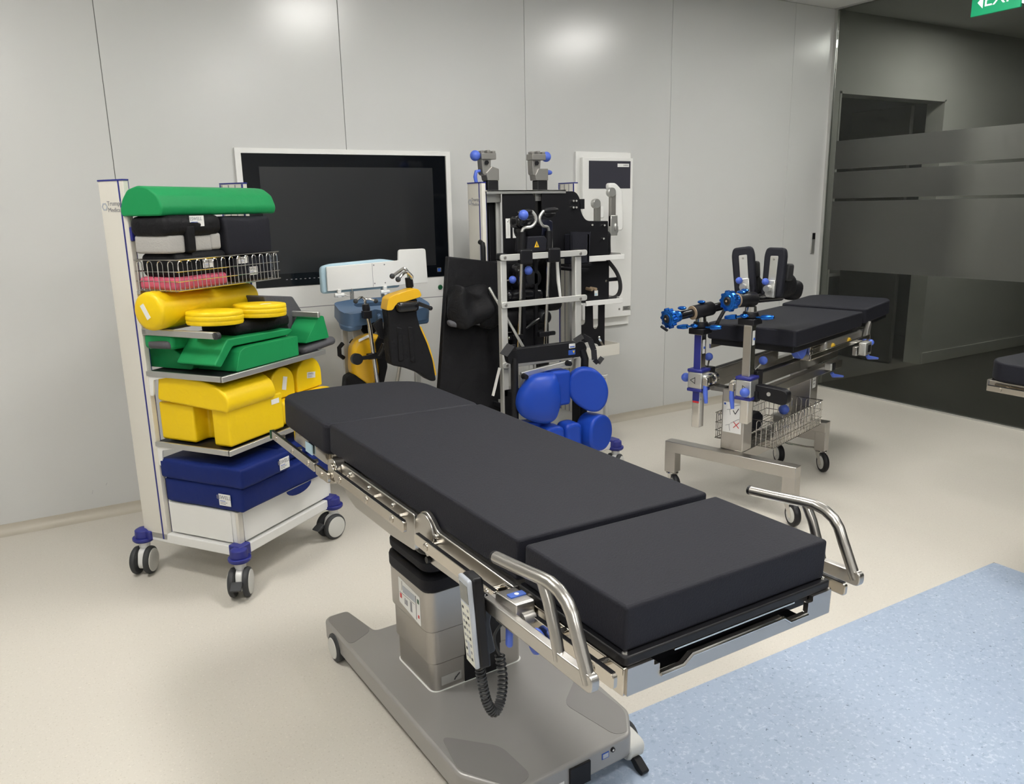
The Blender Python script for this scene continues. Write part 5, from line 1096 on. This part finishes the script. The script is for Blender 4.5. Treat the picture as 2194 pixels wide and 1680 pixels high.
MB(K).puffed(fillet([(-.128, .555), (-.120, .62), (-.05, .715), (.03, .724), (.085, .718), (.11, .64), (.112, .56), (.085, .475), (.035, .452), (-.04, .468), (-.105, .505)], .04, 4), 0, .075, 2.6, 8).build('blue_pad', M['bluepad'], lp, smooth=80)
bpad([(2.185, .525), (2.305, .525), (2.305, .712), (2.185, .712)], 3.37, 3.46, ID, .02, .016)
K = yawfr((2.40, 3.36, 0), -24)
bpad([(-.105, .57), (-.105, .66), (-.08, .70), (-.03, .722), (.04, .712), (.095, .655), (.115, .585), (.10, .515), (.06, .475), (.01, .478), (-.05, .51)], -.035, .03, K, .04, .014)
K = yawfr((2.45, 3.36, 0), 16)
bpad([(-.10, .36), (-.085, .43), (-.03, .462), (.04, .450), (.085, .41), (.10, .345), (.08, .285), (.03, .25), (-.05, .26), (-.09, .30)], -.055, .06, K, .03, .016)
bpad([(2.10, .28), (2.22, .28), (2.22, .43), (2.16, .445), (2.10, .435)], 3.30, 3.40, ID, .03, .02)
bpad([(2.235, .28), (2.345, .28), (2.345, .42), (2.30, .438), (2.235, .43)], 3.32, 3.42, ID, .03, .02)
bpad([(1.99, .40), (2.17, .40), (2.19, .455), (2.0, .465)], 3.38, 3.46, ID, .02, .014)
for x, z in ((2.10, .60), (2.245, .60), (2.40, .60), (2.45, .36), (2.16, .36), (2.29, .36)): MB().cyl((x, 3.40, z), (x, 3.52, z), .012).build('pad_pin', M['black'], lp)
MB().bx(1.99, 2.47, 3.50, 3.53, .585, .615).bx(1.99, 2.47, 3.50, 3.53, .345, .375).bx(1.99, 2.01, 3.44, 3.53, .345, .615).bx(2.42, 2.44, 3.44, 3.53, .345, .615).build('pad_carrier', M['black'], lp)
# small aluminium upright at the trolley's right side
MB(T2).bx(.70, .722, .40, .425, .198, .56).bx(.62, .722, .40, .42, .54, .56).build('side_upright', M['aluwhite'], tr2, bevel=.003)

# ------------------------------------------------------------------ stirrup stand in front of the wall screen
sd = thing('stirrup_stand', 'pale aluminium stand holding stirrups below the wall screen', 'stand', (1.55, 4.15, 0))
for x in (1.330, 1.748):
    MB().bx(x, x+.03, 4.135, 4.165, .03, .955).build('leg', M['aluwhite'], sd, bevel=.003)
    MB().bx(x-.005, x+.035, 3.93, 4.40, .0, .03).build('foot', M['aluwhite'], sd, bevel=.004)
for z in (.955, .55, .25): MB().bx(1.34, 1.77, 4.14, 4.16, z, z+.03).build('cross_bar', M['aluwhite'], sd, bevel=.003)
MB().rev((1.50, 4.205, .885), (1.50, 4.215, .885), [(0, .088), (1, .09)], 30).build('round_plate', M['whitepl'], sd)
MB().rev((1.505, 4.19, .915), (1.505, 4.206, .915), [(0, .044), (1, .048)], 24).build('round_pad', M['black'], sd)
for x in (1.42, 1.60): MB().bx(x, x+.018, 4.225, 4.24, .92, 1.24).build('upright', M['aluwhite'], sd)
MB().bx(1.42, 1.618, 4.16, 4.24, .985, 1.0).build('upright_arm', M['aluwhite'], sd)
MB().tube([(1.325, 4.13, .77), (1.30, 4.12, .79), (1.30, 4.12, .83), (1.325, 4.13, .85)], .012, 8).build('hook', M['black'], sd)
MB().tube([(1.375, 4.13, .76), (1.40, 4.12, .79), (1.40, 4.12, .83), (1.37, 4.13, .86)], .014, 8).build('hook', M['black'], sd)
# slate-blue moulded headrest on the stand
hr_ = thing('padded_headrest', 'slate blue moulded pad with oval hole on the stand', 'headrest', (1.54, 4.09, .955))
HK = ID.sub((1.545, 4.08, 1.018), rx=.24)
def hx(P): return [(a-1.545, c-4.08) for a, c in P]
ho = fillet(hx([(1.285, 4.02), (1.32, 3.965), (1.43, 3.985), (1.475, 4.015), (1.50, 3.985), (1.545, 4.015), (1.58, 3.985), (1.70, 3.965), (1.78, 3.98), (1.805, 4.04), (1.79, 4.16), (1.72, 4.19), (1.40, 4.19), (1.295, 4.16)]), .03, 4)
MB(HK).plate(ho, [fillet(hx([(1.39, 4.065), (1.57, 4.065), (1.57, 4.125), (1.39, 4.125)]), .028, 5)], -.035, .035).build('pad', M['slate'], hr_, bevel=.022, seg=4, smooth=60)
for p in ([(1.285, 4.01), (1.32, 3.965), (1.40, 3.985), (1.40, 4.07), (1.30, 4.09)], [(1.70, 3.975), (1.78, 3.98), (1.805, 4.04), (1.79, 4.08), (1.70, 4.08)]): MB(HK).prism(fillet(hx(p), .02), -.065, -.03).build('lobe', M['slate'], hr_, bevel=.010)
for x in (-.055, .015): MB(HK).rbox((x, -.09, -.01), (.012, .014, .026), .011, 3).build('stud', M['slate'], hr_)
MB().bx(1.50, 1.58, 4.12, 4.16, .95, .99).build('mount', M['black'], hr_)
# white arm board with pale blue cushion
wa = thing('white_arm_board', 'white L-shaped board with pale blue cushion before the screen', 'board', (1.55, 4.2, 1.1))
MB().prism(fillet([(1.247, 1.118), (1.70, 1.125), (1.69, 1.272), (1.60, 1.288), (1.30, 1.275), (1.25, 1.262)], .02, 4), 4.185, 4.222, 'xz').build('cushion', M['lightblue'], wa, bevel=.010, seg=3)
wb_ = MB().prism(fillet([(1.275, 1.132), (1.862, 1.142), (1.856, 1.335), (1.692, 1.335), (1.688, 1.276), (1.278, 1.262)], [.004, .006, .016, .016, .004, .004], 4), 4.168, 4.184, 'xz').build('panel', M['whitepl'], wa, bevel=.002)
MB().bx(1.532, 1.534, 4.1675, 4.1682, 1.14, 1.268).build('panel_seam', M['inkgrey'], wb_, smooth=0)
for x in (1.542, 1.604):
    for z in (1.158, 1.258): MB().cyl((x, 4.168, z), (x, 4.1665, z), .004, n=10).build('screw', M['inkgrey'], wb_)
for x in (1.337, 1.600):
    kb = MB().cyl((x-.026, 4.17, 1.108), (x+.026, 4.17, 1.108), .0115, n=14).bx(x-.010, x+.010, 4.16, 4.18, 1.095, 1.14).build('clip', M['whitepl'], wb_, bevel=.002)
MB().tube(spline([V((1.365, 4.17, 1.108)), V((1.395, 4.165, 1.098)), V((1.410, 4.165, 1.115)), V((1.408, 4.17, 1.14))], 12), .0022, 6).build('wire', M['castalu'], wb_)
# stirrups
def stirrup1():
    t = thing('leg_stirrup', 'yellow leg stirrup behind chrome pole at the left of the stand', 'stirrup', (1.43, 3.98, 0), 'yellow and black leg stirrups')
    MB().prism(fillet([(1.325, .735), (1.335, .845), (1.375, .890), (1.44, .905), (1.505, .895), (1.515, .80), (1.475, .66), (1.44, .61), (1.385, .635), (1.33, .69)], .03, 4), 4.0, 4.09, 'xz').build('shell', M['bootyellow'], t, bevel=.022, seg=3)
    MB().prism(fillet([(1.46, .86), (1.485, .895), (1.515, .87), (1.52, .72), (1.49, .62), (1.455, .60), (1.475, .70)], .01), 3.985, 4.02, 'xz').build('liner', M['padsoft'], t, bevel=.008)
    MB().prism(fillet([(1.29, .69), (1.33, .705), (1.42, .625), (1.40, .55), (1.27, .56)], .015), 3.99, 4.07, 'xz').build('cuff', M['padsoft'], t, bevel=.01)
    lb_ = MB().prism([(1.37, .872), (1.43, .893), (1.425, .905), (1.37, .885)], 3.992, 3.999, 'xz').build('label', M['paper'], t)
    MB().tube([(1.405, 3.95, 1.055), (1.42, 3.95, .95), (1.445, 3.95, .60), (1.455, 3.95, .30)], .0115, 12).build('pole', M['chrome'], t)
    MB().bx(1.445, 1.465, 3.94, 4.15, .26, .30).build('pole_clamp', M['black'], t)
    MB().rev((1.408, 3.95, 1.03), (1.403, 3.95, 1.075), [(0, .018), (.5, .021), (1, .018)], 14).bx(1.385, 1.43, 3.93, 3.97, 1.0, 1.04).build('grip', M['black'], t, bevel=.003)
    for s_ in (-1, 1):
        pp = [V((1.403, 3.95, 1.075)), V((1.403+.004*s_, 3.95, 1.10)), V((1.403+.025*s_, 3.945, 1.112 if s_ < 0 else 1.10)), V((1.403+.055*s_, 3.94, 1.095 if s_ < 0 else 1.088))]
        MB().tube(spline(pp, 14), .0065, 8).build('handle', M['chrome'], t); MB().ball(tuple(pp[-1]), .013, 12).build('handle_ball', M['rubber'], t)
    MB().cyl((1.325, 3.90, .798), (1.325, 3.93, .796), .030, n=20).tube([(1.33, 3.92, .797), (1.43, 3.93, .797)], .011, 10).build('cross_knob', M['black'], t)
    MB().bx(1.395, 1.47, 3.93, 3.965, .782, .812).build('cross_clamp', M['black'], t, bevel=.004)
    MB().tube([(1.45, 3.93, .80), (1.465, 3.92, .825), (1.478, 3.91, .862)], [.012, .013, .011], 10).build('lever', M['blackgl'], t)
    MB().tube([(1.44, 3.98, .79), (1.46, 4.02, .80)], .012, 8).build('shell_mount', M['black'], t)
def stirrup2():
    t = thing('leg_stirrup', 'black padded leg stirrup with yellow rim in front of the stand', 'stirrup', (1.55, 3.74, .68), 'yellow and black leg stirrups')
    body = [(1.425, 1.075), (1.44, 1.10), (1.575, 1.135), (1.595, 1.10), (1.585, 1.03), (1.60, .965), (1.635, .88), (1.662, .79), (1.678, .672), (1.645, .675), (1.585, .725), (1.50, .765), (1.432, .785), (1.425, .90), (1.430, 1.0)]
    MB().prism(fillet(body, .016, 3), 3.70, 3.78, 'xz').build('pad_body', M['padsoft'], t, bevel=.020, seg=3, smooth=60)
    MB().prism(fillet([(1.47, .80), (1.50, .80), (1.50, .97), (1.47, .98)], .01), 3.695, 3.71, 'xz').prism(fillet([(1.535, .79), (1.565, .785), (1.56, .97), (1.53, .975)], .01), 3.695, 3.71, 'xz').build('quilt_rib', M['padsoft'], t, bevel=.008)
    rim = [(1.418, 1.065), (1.432, 1.125), (1.46, 1.138), (1.575, 1.165), (1.598, 1.158), (1.612, 1.128), (1.60, 1.118), (1.47, 1.092), (1.452, 1.065)]
    MB().prism(fillet(rim, .010, 3), 3.69, 3.775, 'xz').build('rim', M['bootyellow'], t, bevel=.008, seg=3)
    MB().rbox((1.53, 3.70, 1.075), (.062, .03, .028), .022, 4, 0, .004, 9, 3).build('calf_pad', M['blackgl'], t, smooth=60)
    MB().prism(fillet([(1.600, .968), (1.612, .965), (1.652, .865), (1.676, .77), (1.686, .70), (1.676, .70), (1.655, .79), (1.63, .88)], .004), 3.715, 3.80, 'xz').build('side_rim', M['bootyellow'], t, bevel=.005)
    MB().prism(fillet([(1.375, .99), (1.425, 1.02), (1.43, .91), (1.41, .915)], .006), 3.77, 3.79, 'xz').build('flap', M['padsoft'], t, bevel=.004)
    MB().cyl((1.585, 3.76, 1.14), (1.578, 3.76, 1.20), .010).cyl((1.578, 3.76, 1.165), (1.574, 3.76, 1.215), .020).build('grip', M['black'], t, bevel=.003)
    for dx, dz, dy in ((.0, .0, 0), (.018, -.015, -.03)):
        pp = [V((1.572+dx*.3, 3.76+dy, 1.21)), V((1.570+dx*.3, 3.755+dy, 1.24+dz)), V((1.548, 3.75+dy, 1.262+dz)), V((1.52, 3.74+dy, 1.252+dz)), V((1.470+dx, 3.72+dy, 1.230+dz))]
        MB().tube(spline(pp, 18), .008, 9).build('handle', M['chrome'], t); MB().ball(tuple(pp[-1]), .014, 12).build('handle_ball', M['rubber'], t)
    MB().tube([(1.60, 3.72, 1.085), (1.66, 3.71, 1.06)], [.012, .009], 10).ball((1.665, 3.71, 1.056), .012, 12).build('side_lever', M['blackgl'], t)
    MB().tube([(1.578, 3.79, 1.14), (1.60, 3.90, .92), (1.62, 4.13, .57)], .011, 10).build('rod', M['chrome'], t)
    MB().bx(1.60, 1.64, 4.11, 4.14, .545, .585).build('rod_clamp', M['black'], t)
stirrup1(); stirrup2()
